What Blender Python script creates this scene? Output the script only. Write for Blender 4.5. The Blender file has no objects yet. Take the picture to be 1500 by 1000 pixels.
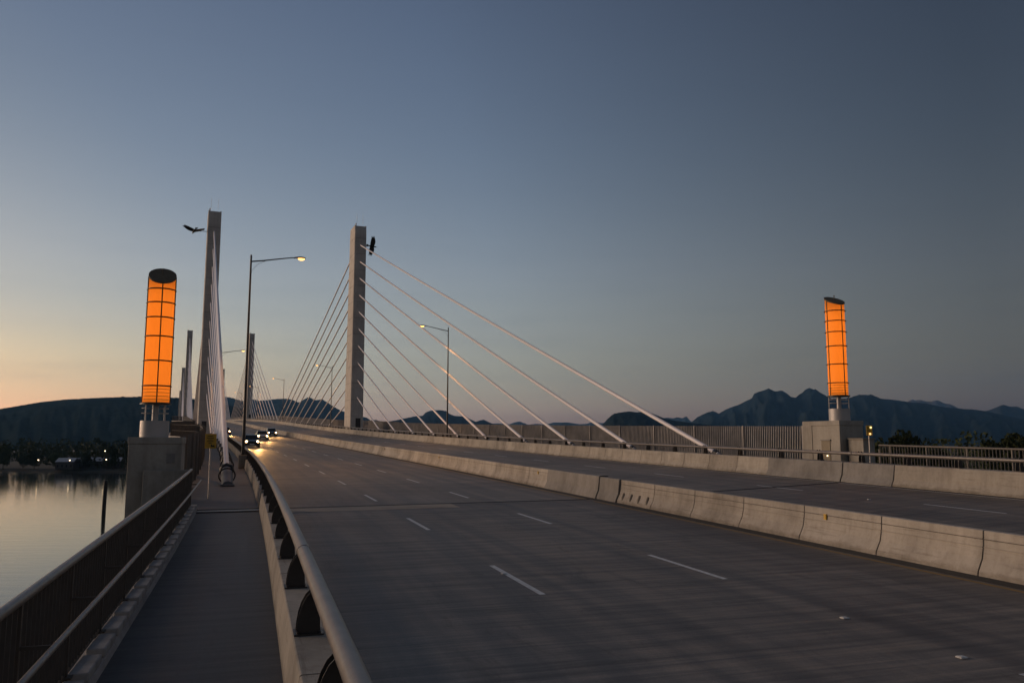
import bpy, bmesh, math, random
from mathutils import Vector, Matrix
from mathutils import noise as mnoise
random.seed(7)
R = math.radians
sc = bpy.context.scene
COL = sc.collection

# ------------------------------------------------------------------ helpers
def link(o, parent=None):
    COL.objects.link(o)
    if parent is not None:
        o.parent = parent
    return o

def tag(o, label=None, cat=None, group=None, kind=None):
    if label: o["label"] = label
    if cat: o["category"] = cat
    if group: o["group"] = group
    if kind: o["kind"] = kind
    return o

def thing(name, label, cat, loc=(0, 0, 0), rotz=0.0, group=None):
    o = bpy.data.objects.new(name, None)
    o.empty_display_size = 0.2
    o.location = loc
    o.rotation_euler = (0, 0, rotz)
    link(o)
    return tag(o, label, cat, group)

class MB:
    """collects faces, then becomes one mesh object"""
    def __init__(s):
        s.v = []; s.f = []; s.uv = {}; s.sm = []
    def add(s, vs, fs, uvs=None, smooth=False):
        b = len(s.v)
        s.v += [tuple(p) for p in vs]
        for i, f in enumerate(fs):
            s.f.append([b + k for k in f]); s.sm.append(smooth)
            if uvs is not None: s.uv[len(s.f) - 1] = [uvs[k] for k in f]
    def box(s, c, size, M=None):
        x, y, z = [d / 2 for d in size]
        vs = [Vector((i * x, j * y, k * z)) for k in (-1, 1) for j in (-1, 1) for i in (-1, 1)]
        if M is not None: vs = [M @ p for p in vs]
        c = Vector(c)
        s.add([p + c for p in vs], [(0, 2, 3, 1), (4, 5, 7, 6), (0, 1, 5, 4), (2, 6, 7, 3), (1, 3, 7, 5), (0, 4, 6, 2)])
    def tube(s, pts, r, n=8, cap=True):
        pts = [Vector(p) for p in pts]
        rr = r if isinstance(r, (list, tuple)) else [r] * len(pts)
        rings = []; up = None
        for i, p in enumerate(pts):
            d = (pts[min(i + 1, len(pts) - 1)] - pts[max(i - 1, 0)]).normalized()
            if up is None:
                a = Vector((0, 0, 1)) if abs(d.z) < .9 else Vector((1, 0, 0))
                up = (a - d * a.dot(d)).normalized()
            else:
                up = (up - d * up.dot(d)).normalized()
            q = d.cross(up)
            rings.append([p + (up * math.cos(t) + q * math.sin(t)) * rr[i] for t in [2 * math.pi * k / n for k in range(n)]])
        vs = [p for g in rings for p in g]; fs = []
        for i in range(len(pts) - 1):
            for k in range(n):
                a = i * n + k; b = i * n + (k + 1) % n
                fs.append((a, b, b + n, a + n))
        s.add(vs, fs, smooth=n > 5)
        if cap:
            s.add(rings[0], [tuple(range(n))[::-1]]); s.add(rings[-1], [tuple(range(n))])
    def cyl(s, c, r, z0, z1, n=32, r2=None, cap=True):
        s.tube([(c[0], c[1], z0), (c[0], c[1], z1)], [r, r if r2 is None else r2], n, cap)
    def prism(s, poly, T0, T1):
        """poly: list of 2-D points, T0/T1 map a point to 3-D on either side"""
        n = len(poly)
        a = [T0(p) for p in poly]; b = [T1(p) for p in poly]
        s.add(a + b, [tuple(range(n))[::-1], tuple(range(n, 2 * n))] + [(i, (i + 1) % n, n + (i + 1) % n, n + i) for i in range(n)])
    def build(s, name, mat, parent=None):
        me = bpy.data.meshes.new(name)
        me.from_pydata(s.v, [], s.f)
        if s.uv:
            l = me.uv_layers.new(name="UVMap")
            for pi, p in enumerate(me.polygons):
                u = s.uv.get(pi)
                if u:
                    for k, li in enumerate(p.loop_indices): l.data[li].uv = u[k]
        for p, q in zip(me.polygons, s.sm): p.use_smooth = q
        me.materials.append(mat)
        bm = bmesh.new(); bm.from_mesh(me)
        bmesh.ops.recalc_face_normals(bm, faces=bm.faces); bm.to_mesh(me); bm.free()
        me.update()
        return link(bpy.data.objects.new(name, me), parent)

def copy_tree(o, parent=None):
    c = o.copy(); link(c, parent)
    for ch in list(o.children): copy_tree(ch, c)
    return c

def bevel(o, w=.02, seg=2):
    m = o.modifiers.new("bevel", 'BEVEL'); m.width = w; m.segments = seg; m.limit_method = 'ANGLE'; m.angle_limit = R(40)
    return o

# ------------------------------------------------------------------ materials
def M_(name):
    m = bpy.data.materials.new(name); m.use_nodes = True
    nt = m.node_tree; b = nt.nodes["Principled BSDF"]
    return m, nt, b
def nd(nt, t, **k):
    n = nt.nodes.new(t)
    for a, v in k.items():
        if a.startswith("i_"):
            n.inputs[a[2:].replace("_", " ")].default_value = v
        else: setattr(n, a, v)
    return n
def ramp(nt, fac, stops):
    r = nt.nodes.new("ShaderNodeValToRGB")
    e = r.color_ramp.elements
    e[0].position, e[0].color = stops[0][0], (*stops[0][1], 1)
    e[1].position, e[1].color = stops[-1][0], (*stops[-1][1], 1)
    for p, c in stops[1:-1]:
        x = e.new(p); x.color = (*c, 1)
    nt.links.new(fac, r.inputs[0]); return r.outputs[0]
def mixc(nt, fac, a, b, mode='MIX'):
    n = nt.nodes.new("ShaderNodeMix"); n.data_type = 'RGBA'; n.blend_type = mode
    for s, v in ((n.inputs[0], fac), (n.inputs[6], a), (n.inputs[7], b)):
        if isinstance(v, (int, float)): s.default_value = v
        elif isinstance(v, tuple): s.default_value = (*v, 1)
        else: nt.links.new(v, s)
    return n.outputs[2]
def coords(nt, kind='Object', scale=(1, 1, 1)):
    t = nt.nodes.new("ShaderNodeTexCoord"); mp = nt.nodes.new("ShaderNodeMapping")
    mp.inputs["Scale"].default_value = scale
    nt.links.new(t.outputs[kind], mp.inputs[0]); return mp.outputs[0]
def noi(nt, vec, scale, detail=4, rough=.6, dist=0):
    n = nd(nt, "ShaderNodeTexNoise"); n.inputs["Scale"].default_value = scale
    n.inputs["Detail"].default_value = detail; n.inputs["Roughness"].default_value = rough
    n.inputs["Distortion"].default_value = dist
    nt.links.new(vec, n.inputs["Vector"]); return n.outputs["Fac"]
def bump(nt, b, h, strength=.3, dist=.02):
    n = nd(nt, "ShaderNodeBump"); n.inputs["Strength"].default_value = strength; n.inputs["Distance"].default_value = dist
    nt.links.new(h, n.inputs["Height"]); nt.links.new(n.outputs[0], b.inputs["Normal"])

def concrete(name, base, dark=.62, rough=.85, stain=1.0, streak=True):
    m, nt, b = M_(name)
    v = coords(nt); big = noi(nt, v, .55, 5, .6); small = noi(nt, v, 7, 6, .7)
    c = ramp(nt, big, [(.3, tuple(x * dark for x in base)), (.55, base), (.8, tuple(min(1, x * 1.12) for x in base))])
    c2 = ramp(nt, small, [(.3, (.72, .70, .68)), (.5, (1, 1, 1)), (.75, (1.0, 1.0, 1.0))])
    out = mixc(nt, .55 * stain, c, c2, 'MULTIPLY')
    if streak:
        vs = coords(nt, 'Object', (3.2, 3.2, .25)); st = noi(nt, vs, 1.2, 4, .65)
        out = mixc(nt, .32 * stain, out, ramp(nt, st, [(.38, (.6, .57, .53)), (.56, (1, 1, 1))]), 'MULTIPLY')
    nt.links.new(out, b.inputs["Base Color"]); b.inputs["Roughness"].default_value = rough
    bump(nt, b, small, .35, .01)
    return m
def plain(name, base, rough=.5, metal=0.0, var=.15, scale=6):
    m, nt, b = M_(name)
    n = noi(nt, coords(nt), scale, 4, .6)
    c = ramp(nt, n, [(.3, tuple(x * (1 - var) for x in base)), (.7, tuple(min(1, x * (1 + var)) for x in base))])
    nt.links.new(c, b.inputs["Base Color"])
    b.inputs["Roughness"].default_value = rough; b.inputs["Metallic"].default_value = metal
    return m
def emis(name, col, strength, base=(.8, .8, .8)):
    m, nt, b = M_(name)
    b.inputs["Base Color"].default_value = (*base, 1)
    b.inputs["Emission Color"].default_value = (*col, 1); b.inputs["Emission Strength"].default_value = strength
    return m

def panel_mat(name, base, pitch, ofs):
    """concrete whose shade steps from panel to panel; UV.x is metres along"""
    m = concrete(name, base); nt = m.node_tree; b = nt.nodes["Principled BSDF"]
    src = b.inputs["Base Color"].links[0].from_socket
    t = nt.nodes.new("ShaderNodeTexCoord"); sp = nt.nodes.new("ShaderNodeSeparateXYZ"); nt.links.new(t.outputs["UV"], sp.inputs[0])
    a = nd(nt, "ShaderNodeMath", operation='ADD'); a.inputs[1].default_value = ofs; nt.links.new(sp.outputs[0], a.inputs[0])
    d = nd(nt, "ShaderNodeMath", operation='DIVIDE'); d.inputs[1].default_value = pitch; nt.links.new(a.outputs[0], d.inputs[0])
    f = nd(nt, "ShaderNodeMath", operation='FLOOR'); nt.links.new(d.outputs[0], f.inputs[0])
    w = nd(nt, "ShaderNodeTexWhiteNoise", noise_dimensions='1D'); nt.links.new(f.outputs[0], w.inputs["W"])
    out = mixc(nt, 1.0, src, ramp(nt, w.outputs["Value"], [(0, (.86, .85, .84)), (1, (1.08, 1.08, 1.08))]), 'MULTIPLY')
    # dirt washed up from the road on the toe
    mp = nd(nt, "ShaderNodeMapRange"); mp.inputs[1].default_value = .05; mp.inputs[2].default_value = .45; nt.links.new(sp.outputs[1], mp.inputs[0])
    n = noi(nt, coords(nt, 'UV', (1.2, 3, 1)), 1.6, 6, .7)
    ml = nd(nt, "ShaderNodeMath", operation='ADD'); nt.links.new(mp.outputs[0], ml.inputs[0]); nt.links.new(n, ml.inputs[1])
    out = mixc(nt, .8, out, ramp(nt, ml.outputs[0], [(.45, (.55, .53, .5)), (.75, (1, 1, 1))]), 'MULTIPLY')
    sc_ = noi(nt, coords(nt, 'UV', (.45, 11, 1)), 1.5, 6, .75, .3)
    out = mixc(nt, .6, out, ramp(nt, sc_, [(.56, (1, 1, 1)), (.63, (.62, .6, .58))]), 'MULTIPLY')
    ch = noi(nt, coords(nt, 'UV', (5, 7, 1)), 1.5, 5, .7)
    out = mixc(nt, .6, out, ramp(nt, ch, [(.66, (1, 1, 1)), (.70, (.6, .58, .55))]), 'MULTIPLY')
    nt.links.new(out, b.inputs["Base Color"]); return m
def road_mat(name, base, warm, lane=False):
    """UV = (metres along, metres across)"""
    m, nt, b = M_(name)
    uv = coords(nt, 'UV'); fine = noi(nt, uv, 22, 5, .75)
    tin = noi(nt, coords(nt, 'UV', (2.6, .16, 1)), 1.5, 6, .72)          # transverse finishing bands
    tin2 = noi(nt, coords(nt, 'UV', (14, .3, 1)), 1.0, 3, .6)
    wear = noi(nt, coords(nt, 'UV', (.03, 1.1, 1)), 1.6, 3, .5)          # wheel paths run along
    big = noi(nt, coords(nt, 'UV', (.12, .3, 1)), 1.0, 4, .6)
    c = ramp(nt, tin, [(.33, tuple(x * .55 for x in base)), (.5, base), (.66, warm)])
    c = mixc(nt, .5, c, ramp(nt, tin2, [(.36, (.72, .72, .72)), (.64, (1.18, 1.15, 1.1))]), 'MULTIPLY')
    c = mixc(nt, .7, c, ramp(nt, wear, [(.38, (.52, .52, .54)), (.6, (1.2, 1.17, 1.13))]), 'MULTIPLY')
    c = mixc(nt, .6, c, ramp(nt, big, [(.3, (.62, .62, .63)), (.65, (1.2, 1.2, 1.2))]), 'MULTIPLY')
    c = mixc(nt, .5, c, ramp(nt, fine, [(.3, (.66, .66, .66)), (.7, (1.2, 1.2, 1.2))]), 'MULTIPLY')
    # bays of different age, wheel paths, oil spots and sealed cracks
    sp = nt.nodes.new("ShaderNodeSeparateXYZ"); nt.links.new(uv, sp.inputs[0])
    dv = nd(nt, "ShaderNodeMath", operation='DIVIDE'); dv.inputs[1].default_value = 5.2; nt.links.new(sp.outputs[0], dv.inputs[0])
    fl = nd(nt, "ShaderNodeMath", operation='FLOOR'); nt.links.new(dv.outputs[0], fl.inputs[0])
    wn = nd(nt, "ShaderNodeTexWhiteNoise", noise_dimensions='1D'); nt.links.new(fl.outputs[0], wn.inputs["W"])
    c = mixc(nt, .45, c, ramp(nt, wn.outputs["Value"], [(0, (.82, .81, .81)), (1, (1.12, 1.11, 1.09))]), 'MULTIPLY')
    oil = noi(nt, coords(nt, 'UV', (.35, 1.0, 1)), 1.3, 6, .8, .6)
    c = mixc(nt, .75, c, ramp(nt, oil, [(.56, (1, 1, 1)), (.66, (.62, .61, .6))]), 'MULTIPLY')
    agg = noi(nt, uv, 70, 2, .8)
    c = mixc(nt, .5, c, ramp(nt, agg, [(.35, (.6, .6, .6)), (.68, (1.35, 1.33, 1.3))]), 'MULTIPLY')
    nt.links.new(c, b.inputs["Base Color"])
    rr = nd(nt, "ShaderNodeMapRange"); rr.inputs[3].default_value = .48; rr.inputs[4].default_value = .8
    nt.links.new(wear, rr.inputs[0]); nt.links.new(rr.outputs[0], b.inputs["Roughness"])
    bump(nt, b, fine, .35, .006)
    return m

mt_conc = panel_mat("concrete_warm", (.43, .39, .33), 2.62, 2.6)
mt_med = panel_mat("median_concrete", (.47, .425, .365), 2.6, 1.7)
mt_concd = concrete("concrete_grey", (.27, .255, .235))
mt_concp = concrete("concrete_pylon", (.60, .55, .49), dark=.8, stain=.7)
mt_plaza = concrete("concrete_pedestal", (.38, .35, .30))
mt_kerb = concrete("concrete_kerb", (.36, .35, .34))
mt_walk = road_mat("walkway_surface", (.062, .064, .068), (.085, .085, .082))
mt_walkfar = road_mat("walkway_bridge", (.115, .10, .095), (.14, .12, .11))
mt_road = road_mat("road_surface", (.205, .186, .168), (.30, .255, .21))
mt_hdr = concrete("joint_header", (.40, .34, .27), streak=False)
mt_paint = plain("road_paint", (.62, .62, .60), .6, 0, .25, 14)
mt_galv = plain("galvanised", (.34, .33, .32), .38, .75, .2, 3)
mt_tube = plain("painted_rail", (.17, .152, .14), .42, .25, .2, 5)
mt_lid = plain("lid_metal", (.15, .115, .07), .85, 0)
mt_ring = plain("ring_metal", (.10, .075, .035), .6, .2)
mt_brkt = plain("dark_bracket", (.05, .044, .04), .45, .3)
mt_dark = plain("dark_metal", (.045, .043, .042), .45, .4)
mt_picket = plain("picket_metal", (.075, .066, .058), .55, .2)
mt_picket2 = plain("picket_light", (.14, .125, .11), .6, .2)
mt_slat = plain("fence_slat", (.27, .25, .235), .6, .2, .2, 1.5)
mt_cable = plain("cable_white", (.86, .80, .79), .4, 0, .03, 2)
mt_anchor = plain("anchor_paint", (.17, .19, .21), .65, .1)
mt_rubber = plain("black_rubber", (.02, .02, .02), .7)
mt_silver = plain("brushed_drum", (.42, .40, .385), .5, .35, .05, 2)
mt_bronze = plain("bronze", (.025, .02, .016), .5, .6)
mt_yellow = plain("sign_yellow", (.55, .33, .03), .5)
mt_signblk = plain("sign_black", (.015, .013, .012), .6)
mt_post = plain("sign_post", (.55, .5, .45), .4, .4)
mt_gutter = concrete("gutter_grit", (.05, .047, .042), streak=False)
mt_lampglow = emis("sodium_lamp", (1, .45, .11), 1.1)
mt_headlamp = emis("headlamp", (1, .6, .24), 7)

# ------------------------------------------------------------------ bridge line
KS = [-120, -60, -15, 30, 75, 121, 200, 363, 605, 800, 1400]
TH = [-.285, -.2922, -.3075, -.3450, -.36554, -.38754, -.39185, -.39255, -.38996, -.39, -.39]
GR = [.0149, .0149, .01474, .0203, .02503, .03104, .03842, .02497, .0005, -.02, -.035]
S0, DS = -120, 1.0
def itp(s, ks, vs):
    if s <= ks[0]: return vs[0]
    for i in range(len(ks) - 1):
        if s <= ks[i + 1]:
            t = (s - ks[i]) / (ks[i + 1] - ks[i]); return vs[i] * (1 - t) + vs[i + 1] * t
    return vs[-1]
N = 1500
_x = [0.0]; _y = [0.0]; _z = [0.0]; _t = [itp(S0 + i, KS, TH) for i in range(N)]; _g = [itp(S0 + i, KS, GR) for i in range(N)]
for i in range(1, N):
    a = (_t[i] + _t[i - 1]) / 2
    _x.append(_x[-1] + math.sin(a)); _y.append(_y[-1] + math.cos(a)); _z.append(_z[-1] + (_g[i] + _g[i - 1]) / 2)
k0 = -S0
_x = [v - _x[k0] + 3.2926 for v in _x] if False else [v + (3.2926 - _x[k0]) for v in _x]
_y = [v + (31.9785 - _y[k0]) for v in _y]
_z = [v + (-2.1744 - _z[k0]) for v in _z]
def cross(u):                                  # superelevation of the right carriageway
    if u < 0: return .0065 * max(u, -14)
    if u < .6: return 0.0
    return .48 / (11.42 - .6) * (min(u, 12) - .6)
def at(s, u, dz=0.0, lift=True):
    q = s - S0; i = int(q); i = max(0, min(N - 2, i)); f = q - i
    x = _x[i] * (1 - f) + _x[i + 1] * f; y = _y[i] * (1 - f) + _y[i + 1] * f; z = _z[i] * (1 - f) + _z[i + 1] * f
    t = _t[i] * (1 - f) + _t[i + 1] * f
    return Vector((x + u * math.cos(t), y - u * math.sin(t), z + dz + (cross(u) if lift else 0)))
def head(s):
    q = s - S0; i = max(0, min(N - 1, int(q))); return _t[i]
def rotz(s): return -head(s)                   # local +Y runs along the bridge, +X to the right
def frange(a, b, d):
    n = max(1, int(math.ceil((b - a) / d - 1e-6)))
    return [a + (b - a) * i / n for i in range(n + 1)]
def ssteps(a, b, d=1.5):
    """finer near, coarser far"""
    out = [a]; s = a
    while s < b - 1e-6:
        st = d if s < 60 else (3 if s < 160 else 8)
        s = min(b, s + st); out.append(s)
    return out
def sweep(mb, prof, a, b, step=1.5, closed=True, cap=True, smooth=False, flat=False):
    """prof: [(u, dz)]"""
    S = ssteps(a, b, step); n = len(prof)
    vs = [at(s, u, dz) if not flat else at(s, u, dz) for s in S for (u, dz) in prof]
    L = [0]
    for i in range(1, n + 1):
        p, q = prof[i - 1], prof[i % n]; L.append(L[-1] + math.hypot(q[0] - p[0], q[1] - p[1]))
    m = n if closed else n - 1
    for i in range(len(S) - 1):
        for k in range(m):
            k2 = (k + 1) % n
            q = [i * n + k, i * n + k2, (i + 1) * n + k2, (i + 1) * n + k]
            mb.add([vs[j] for j in q], [(0, 1, 2, 3)], [(S[i], L[k]), (S[i], L[k + 1]), (S[i + 1], L[k + 1]), (S[i + 1], L[k])], smooth)
    if closed and cap:
        mb.add([vs[k] for k in range(n)], [tuple(range(n))]); mb.add([vs[(len(S) - 1) * n + k] for k in range(n)], [tuple(range(n))])
END = 1150
LJ = 0.0

# ------------------------------------------------------------------ deck, road, walkways
def strip(name, mat, us, a, b, dz, kind='structure'):
    mb = MB(); S = ssteps(a, b, 1.5); n = len(us)
    vs = [at(s, u, dz) for s in S for u in us]
    for i in range(len(S) - 1):
        for k in range(n - 1):
            q = [i * n + k, i * n + k + 1, (i + 1) * n + k + 1, (i + 1) * n + k]
            mb.add([vs[j] for j in q], [(0, 1, 2, 3)], [(S[i], us[k]), (S[i], us[k + 1]), (S[i + 1], us[k + 1]), (S[i + 1], us[k])])
    o = mb.build(name, mat)
    if kind: o["kind"] = kind
    return o
mb = MB()
prof = [(-15.35, -.02), (-12, -.02), (0, -.02), (.6, -.02), (12, -.02), (15.3, -.02), (15.3, -.5), (11, -.75), (10.6, -2.3), (8.6, -2.3), (8.2, -.7), (-8.2, -.7), (-8.6, -2.3), (-10.6, -2.3), (-11, -.75), (-15.35, -.5)]
sweep(mb, prof, -110, END, 4)
deck = mb.build("bridge_deck", mt_concd)
tag(deck, "long curving concrete bridge deck with edge girders carrying both carriageways over the river", "bridge deck")
rd = strip("road", mt_road, [-11.95, -10.1, -8.25, -6.4, -4.64, -2.5, -.9, 0, .3, .6, 1.2, 4.2, 7.9, 11.5], -110, END, 0.0)
gut = strip("gutter", mt_gutter, [-.42, -.02], -110, END, .004)
gut2 = strip("gutter_far", mt_gutter, [11.2, 11.45], -110, END, .004); gut2.name = "gutter"
sw = strip("sidewalk", mt_walk, [-14.45, -13.4, -12.42], -110, -1.1, 0.0)
sw2 = strip("sidewalk", mt_walkfar, [-15.15, -13.9, -12.42], .05, END, 0.0)
sw3 = strip("sidewalk", mt_walk, [11.95, 13, 14.6], -110, -1.1, 0.0)
sw4 = strip("sidewalk", mt_walkfar, [11.95, 13, 15.1], .05, END, 0.0)
# expansion joint: pale concrete headers with a dark seam between
hd = strip("joint_header", mt_hdr, [-11.9, -9, -5.9], -1.75, -.35, .006); hd.name = "road"
hd2 = strip("joint_header", mt_road, [-5.9, -3, -.45], -1.0, -.45, .006); hd2.name = "road"
mb = MB()
for (u0, u1) in ((-11.9, -.45), (.6, 11.4)):
    sweep(mb, [(u0, .004), (u0, .012), (u1, .012), (u1, .004)], -.32, -.12, 1)
jn = mb.build("expansion_joint", mt_rubber)
tag(jn, "dark rubber expansion joint across both carriageways at the lantern towers", "expansion joint")
mb = MB(); sweep(mb, [(-14.45, -.01), (-14.45, .012), (-12.45, .012), (-12.45, -.01)], -1.12, -.25, .4)
for r_ in (-1.05, -.2): sweep(mb, [(-14.45, .0), (-14.45, .035), (-12.45, .035), (-12.45, .0)], r_, r_ + .06, 1)
tag(mb.build("cover_plate", mt_dark), "dark steel plate over the joint in the left walkway", "cover plate")
mb = MB(); sweep(mb, [(12.0, -.01), (12.0, .012), (14.4, .012), (14.4, -.01)], -1.12, .1, 1)
tag(mb.build("cover_plate", mt_dark), "dark steel plate over the joint in the right walkway behind the far parapet", "cover plate")

# painted lane dashes: each carriageway's markings
def dash(u, s, ln=3.0, w=.11):
    return strip("lane_marking", mt_paint, [u - w / 2, u + w / 2], s, s + ln, .004)
# left carriageway dashes at measured places, 9 m pitch
for k in range(-1, 32):
    dash(-8.25, -16.5 + 9.0 * k, 3.0)
    dash(-4.64, -16.2 + 9.0 * k, 3.0)
for k in range(-2, 26):
    dash(4.3, -13.0 + 9.0 * k, 3.0, .1); dash(7.9, -11.0 + 9.0 * k, 3.0, .1)
strip("lane_marking", plain("yellow_line", (.30, .19, .05), .7), [-.62, -.52], -110, 400, .004)
strip("lane_marking", mt_paint, [11.0, 11.08], -110, 400, .005)
# raised pavement markers
mk0 = None
for k, (s, u) in enumerate(((-21.5, -4.76), (-19.4, -4.7), (-6, 7.5), (-14.5, -8.3))):
    m = MB(); p = at(s, u, .012); m.box((0, 0, 0), (.10, .09, .014)); m.box((0, 0, .009), (.07, .06, .006))
    o = m.build("road_stud", mt_paint); o.location = p; o.rotation_euler = (0, 0, rotz(s))
    tag(o, ("small white stud nearest the bottom right corner of the view", "small white stud between the bottom right stud and the longest near dash", "small white stud on the far carriageway lane", "small white stud beside the nearest short dash")[k], "road stud", "white studs on the lane lines")

# ------------------------------------------------------------------ parapets
def panels(mb, prof, s_list, gap=.034):
    for a, b in s_list: sweep(mb, prof, a + gap / 2, b - gap / 2, 1.5)
def joints(a, b, pitch):
    out = []; s = a
    while s < b - 1e-6: out.append((s, min(b, s + pitch))); s += pitch
    return out
def shrink(prof, d=.035):
    cx = sum(p[0] for p in prof) / len(prof); cz = sum(p[1] for p in prof) / len(prof)
    return [(p[0] + (cx - p[0]) * d / .25, p[1] + (cz - p[1]) * d / .5) for p in prof]
# median: safety-shape with two drip grooves
MED = [(0, 0), (.012, .075), (.13, .30), (.175, .50), (.160, .505), (.160, .515), (.178, .52), (.190, .655), (.176, .66), (.176, .668), (.192, .673), (.197, .80), (.21, .815),
       (.39, .815), (.403, .80), (.47, .30), (.588, .075), (.6, 0)]
md = thing("median_barrier", "long pale concrete median barrier between the two carriageways", "barrier")
mb = MB(); panels(mb, MED, [(-1.7 - 2.6 * (k + 1), -1.7 - 2.6 * k) for k in range(41)])
segs = joints(5.6, 190, 2.62)
panels(mb, MED, segs); sweep(mb, MED, 190, END, 4)
mb.build("precast_panels", mt_med, md)
core = shrink(MED); mb = MB(); sweep(mb, core, -110, -1.9); sweep(mb, core, 5.8, 190); mb.build("inner_core", mt_signblk, md)
WID = [(-.05, 0), (-.03, .09), (.07, .31), (.13, .8), (.15, .83), (.45, .83), (.47, .8), (.53, .31), (.63, .09), (.65, 0)]
mb = MB(); sweep(mb, WID, -1.69, -.02, .5); mb.build("joint_panel", mt_concd, md)["label"] = "short darker grey panel at the joint"
WI2 = [(u * 1.0 - .015 * (1 if u < .3 else -1), z * 1.02) for u, z in WID]
mb = MB(); sweep(mb, WI2, .06, 5.58, 1.0); mb.build("joint_panel", mt_concd, md)["label"] = "longer smooth grey panel past the joint"
mb = MB(); p = at(0, .3, .85); mb.box(p, (.3, .1, .03)); mb.build("joint_cap", mt_rubber, md)
# small yellow reflectors on the face
for k, s in enumerate((-12.9, 7.0, 26, 45, 64, 83, 102)):
    m = MB(); m.box((0, 0, 0), (.03, .09, .13)); m.box((-.016, 0, 0), (.006, .07, .1))
    o = m.build("reflector", mt_yellow if k != 3 else mt_signblk, md); o.location = at(s, .165, .62); o.rotation_euler = (0, 0, rotz(s))
# black rubber feet / drains at the toe where the photo shows four vertical marks
mt_pad = concrete("rubbed_concrete", (.24, .21, .175))
for k in range(4):
    s = -2.1 - k * .62; a = at(s, .03, .1); b = at(s, .125, .27)
    m = MB(); m.tube([at(s, .055, .10), at(s + .02, .10, .2), at(s + .03, .15, .36)], [.05, .075, .05], 8)
    m.build("scuff_pad", mt_pad, md)

# left parapet with tube rail and brackets
LP = [(-12.47, 0), (-12.45, .3), (-12.415, .565), (-12.40, .575), (-12.02, .575), (-12.0, .56), (-11.96, .3), (-11.86, .08), (-11.85, 0)]
lp = thing("parapet", "near left concrete parapet with thick grey tube rail beside the walkway", "parapet")
mb = MB(); panels(mb, LP, [(-.9 - 5.25 * (k + 1), -.9 - 5.25 * k) for k in range(20)])
panels(mb, LP, joints(.1, 190, 2.63)); sweep(mb, LP, 190, END, 4)
mb.build("concrete_wall", mt_conc, lp)
mb = MB(); sweep(mb, shrink(LP), -105, -1.0); sweep(mb, shrink(LP), .2, 190); mb.build("inner_core", mt_signblk, lp)
TU, TZ, TR = -12.16, 1.04, .088
def tube_rail(parent, u, z, r, breaks, mat, n=14):
    mb = MB()
    for a, b in breaks:
        S = ssteps(a + .01, b - .01, 1.2); mb.tube([at(s, u, z) for s in S], r, n)
        if b < 200:
            cp = MB(); cp.tube([at(b - .16, u, z), at(b + .16, u, z)], r + .006, n); cp.build("rail_sleeve", mat, parent)
    return mb.build("tube_rail", mat, parent)
tube_rail(lp, TU, TZ, TR, [(-105, -17.64), (-17.64, 0), (0, 18.4)] + [(18.4 + 18.4 * k, 36.8 + 18.4 * k) for k in range(12)] + [(239.2, END - 10)], mt_tube)
# curved twin-fin bracket (local: x right, y along, z up from wall top)
def bracket_mb():
    mb = MB()
    out = [(-.215, 0), (-.21, .1), (-.195, .2), (-.165, .3), (-.12, .385), (-.06, .445), (.0, .475), (.03, .485), (.045, .45), (.03, .42), (-.0, .38), (-.005, .3), (.02, .2), (.03, .0)]
    for y in (-.085, .085):
        mb.prism(out, lambda p: Vector((p[0], y - .007, p[1])), lambda p: Vector((p[0], y + .007, p[1])))
    mb.box((-.09, 0, .008), (.30, .30, .016))
    for sx in (-.2, .02):
        for sy in (-.12, .12): mb.cyl((sx, sy), .014, .01, .04, 6)
    return mb
b0 = bracket_mb().build("bracket", mt_brkt, lp)
ss = [-20.38 + 2.63 * k for k in range(-3, 80)]
for i, s in enumerate(ss):
    o = b0 if i == 0 else b0.copy()
    if i: link(o, lp)
    o.location = at(s, TU, .575); o.rotation_euler = (0, 0, rotz(s))
mb = MB()
for k in range(77, 150):
    s = -20.38 + 2.63 * k; mb.box(at(s, TU - .05, .75), (.2, .2, .4))
mb.build("bracket_row", mt_brkt, lp)["kind"] = "stuff"

# far right parapet
RP = [(11.42, 0), (11.43, .08), (11.53, .28), (11.60, .78), (11.62, .83), (12.0, .83), (12.02, .80), (12.02, 0)]
rp = thing("parapet", "far right pale concrete parapet with thin tube rail below the slatted fence", "parapet")
mb = MB(); panels(mb, RP, [(-2.9 - 8.0 * (k + 1), -2.9 - 8.0 * k) for k in range(13)], .006)
panels(mb, RP, joints(5.2, 190, 2.62)); sweep(mb, RP, 190, END, 4)
mb.build("concrete_wall", mt_conc, rp)
mb = MB(); sweep(mb, shrink(RP), -105, -3.0); sweep(mb, shrink(RP), 5.3, 190); mb.build("inner_core", mt_signblk, rp)
RW = [(u - (.03 if u < 11.8 else 0), z) for u, z in RP]
mb = MB(); sweep(mb, RW, -2.88, -.03, .5); mb.build("joint_panel", mt_concd, rp)["label"] = "short dark grey panel nearest the joint"
mb = MB(); sweep(mb, RW, .05, 5.18, 1); mb.build("joint_panel", mt_concd, rp)["label"] = "grey panel past the joint under the lantern pedestal"
tube_rail(rp, 11.82, 1.20, .07, [(-105, -18), (-18, -.5), (-.3, 18.2)] + [(18.2 + 18.2 * k, 36.4 + 18.2 * k) for k in range(12)] + [(236.6, END - 10)], mt_tube, 10)
b1 = bracket_mb()
b1.v = [(-x * .8, y, z) for x, y, z in b1.v]
b1 = b1.build("bracket", mt_brkt, rp)
for i, s in enumerate([-8.16, -5.68, -3.26, -.8, 1.8, 4.6] + [7.98 + 3.3 * k for k in range(60)]):
    o = b1 if i == 0 else b1.copy()
    if i: link(o, rp)
    o.location = at(s, 11.8, .83); o.rotation_euler = (0, 0, rotz(s))

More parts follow.
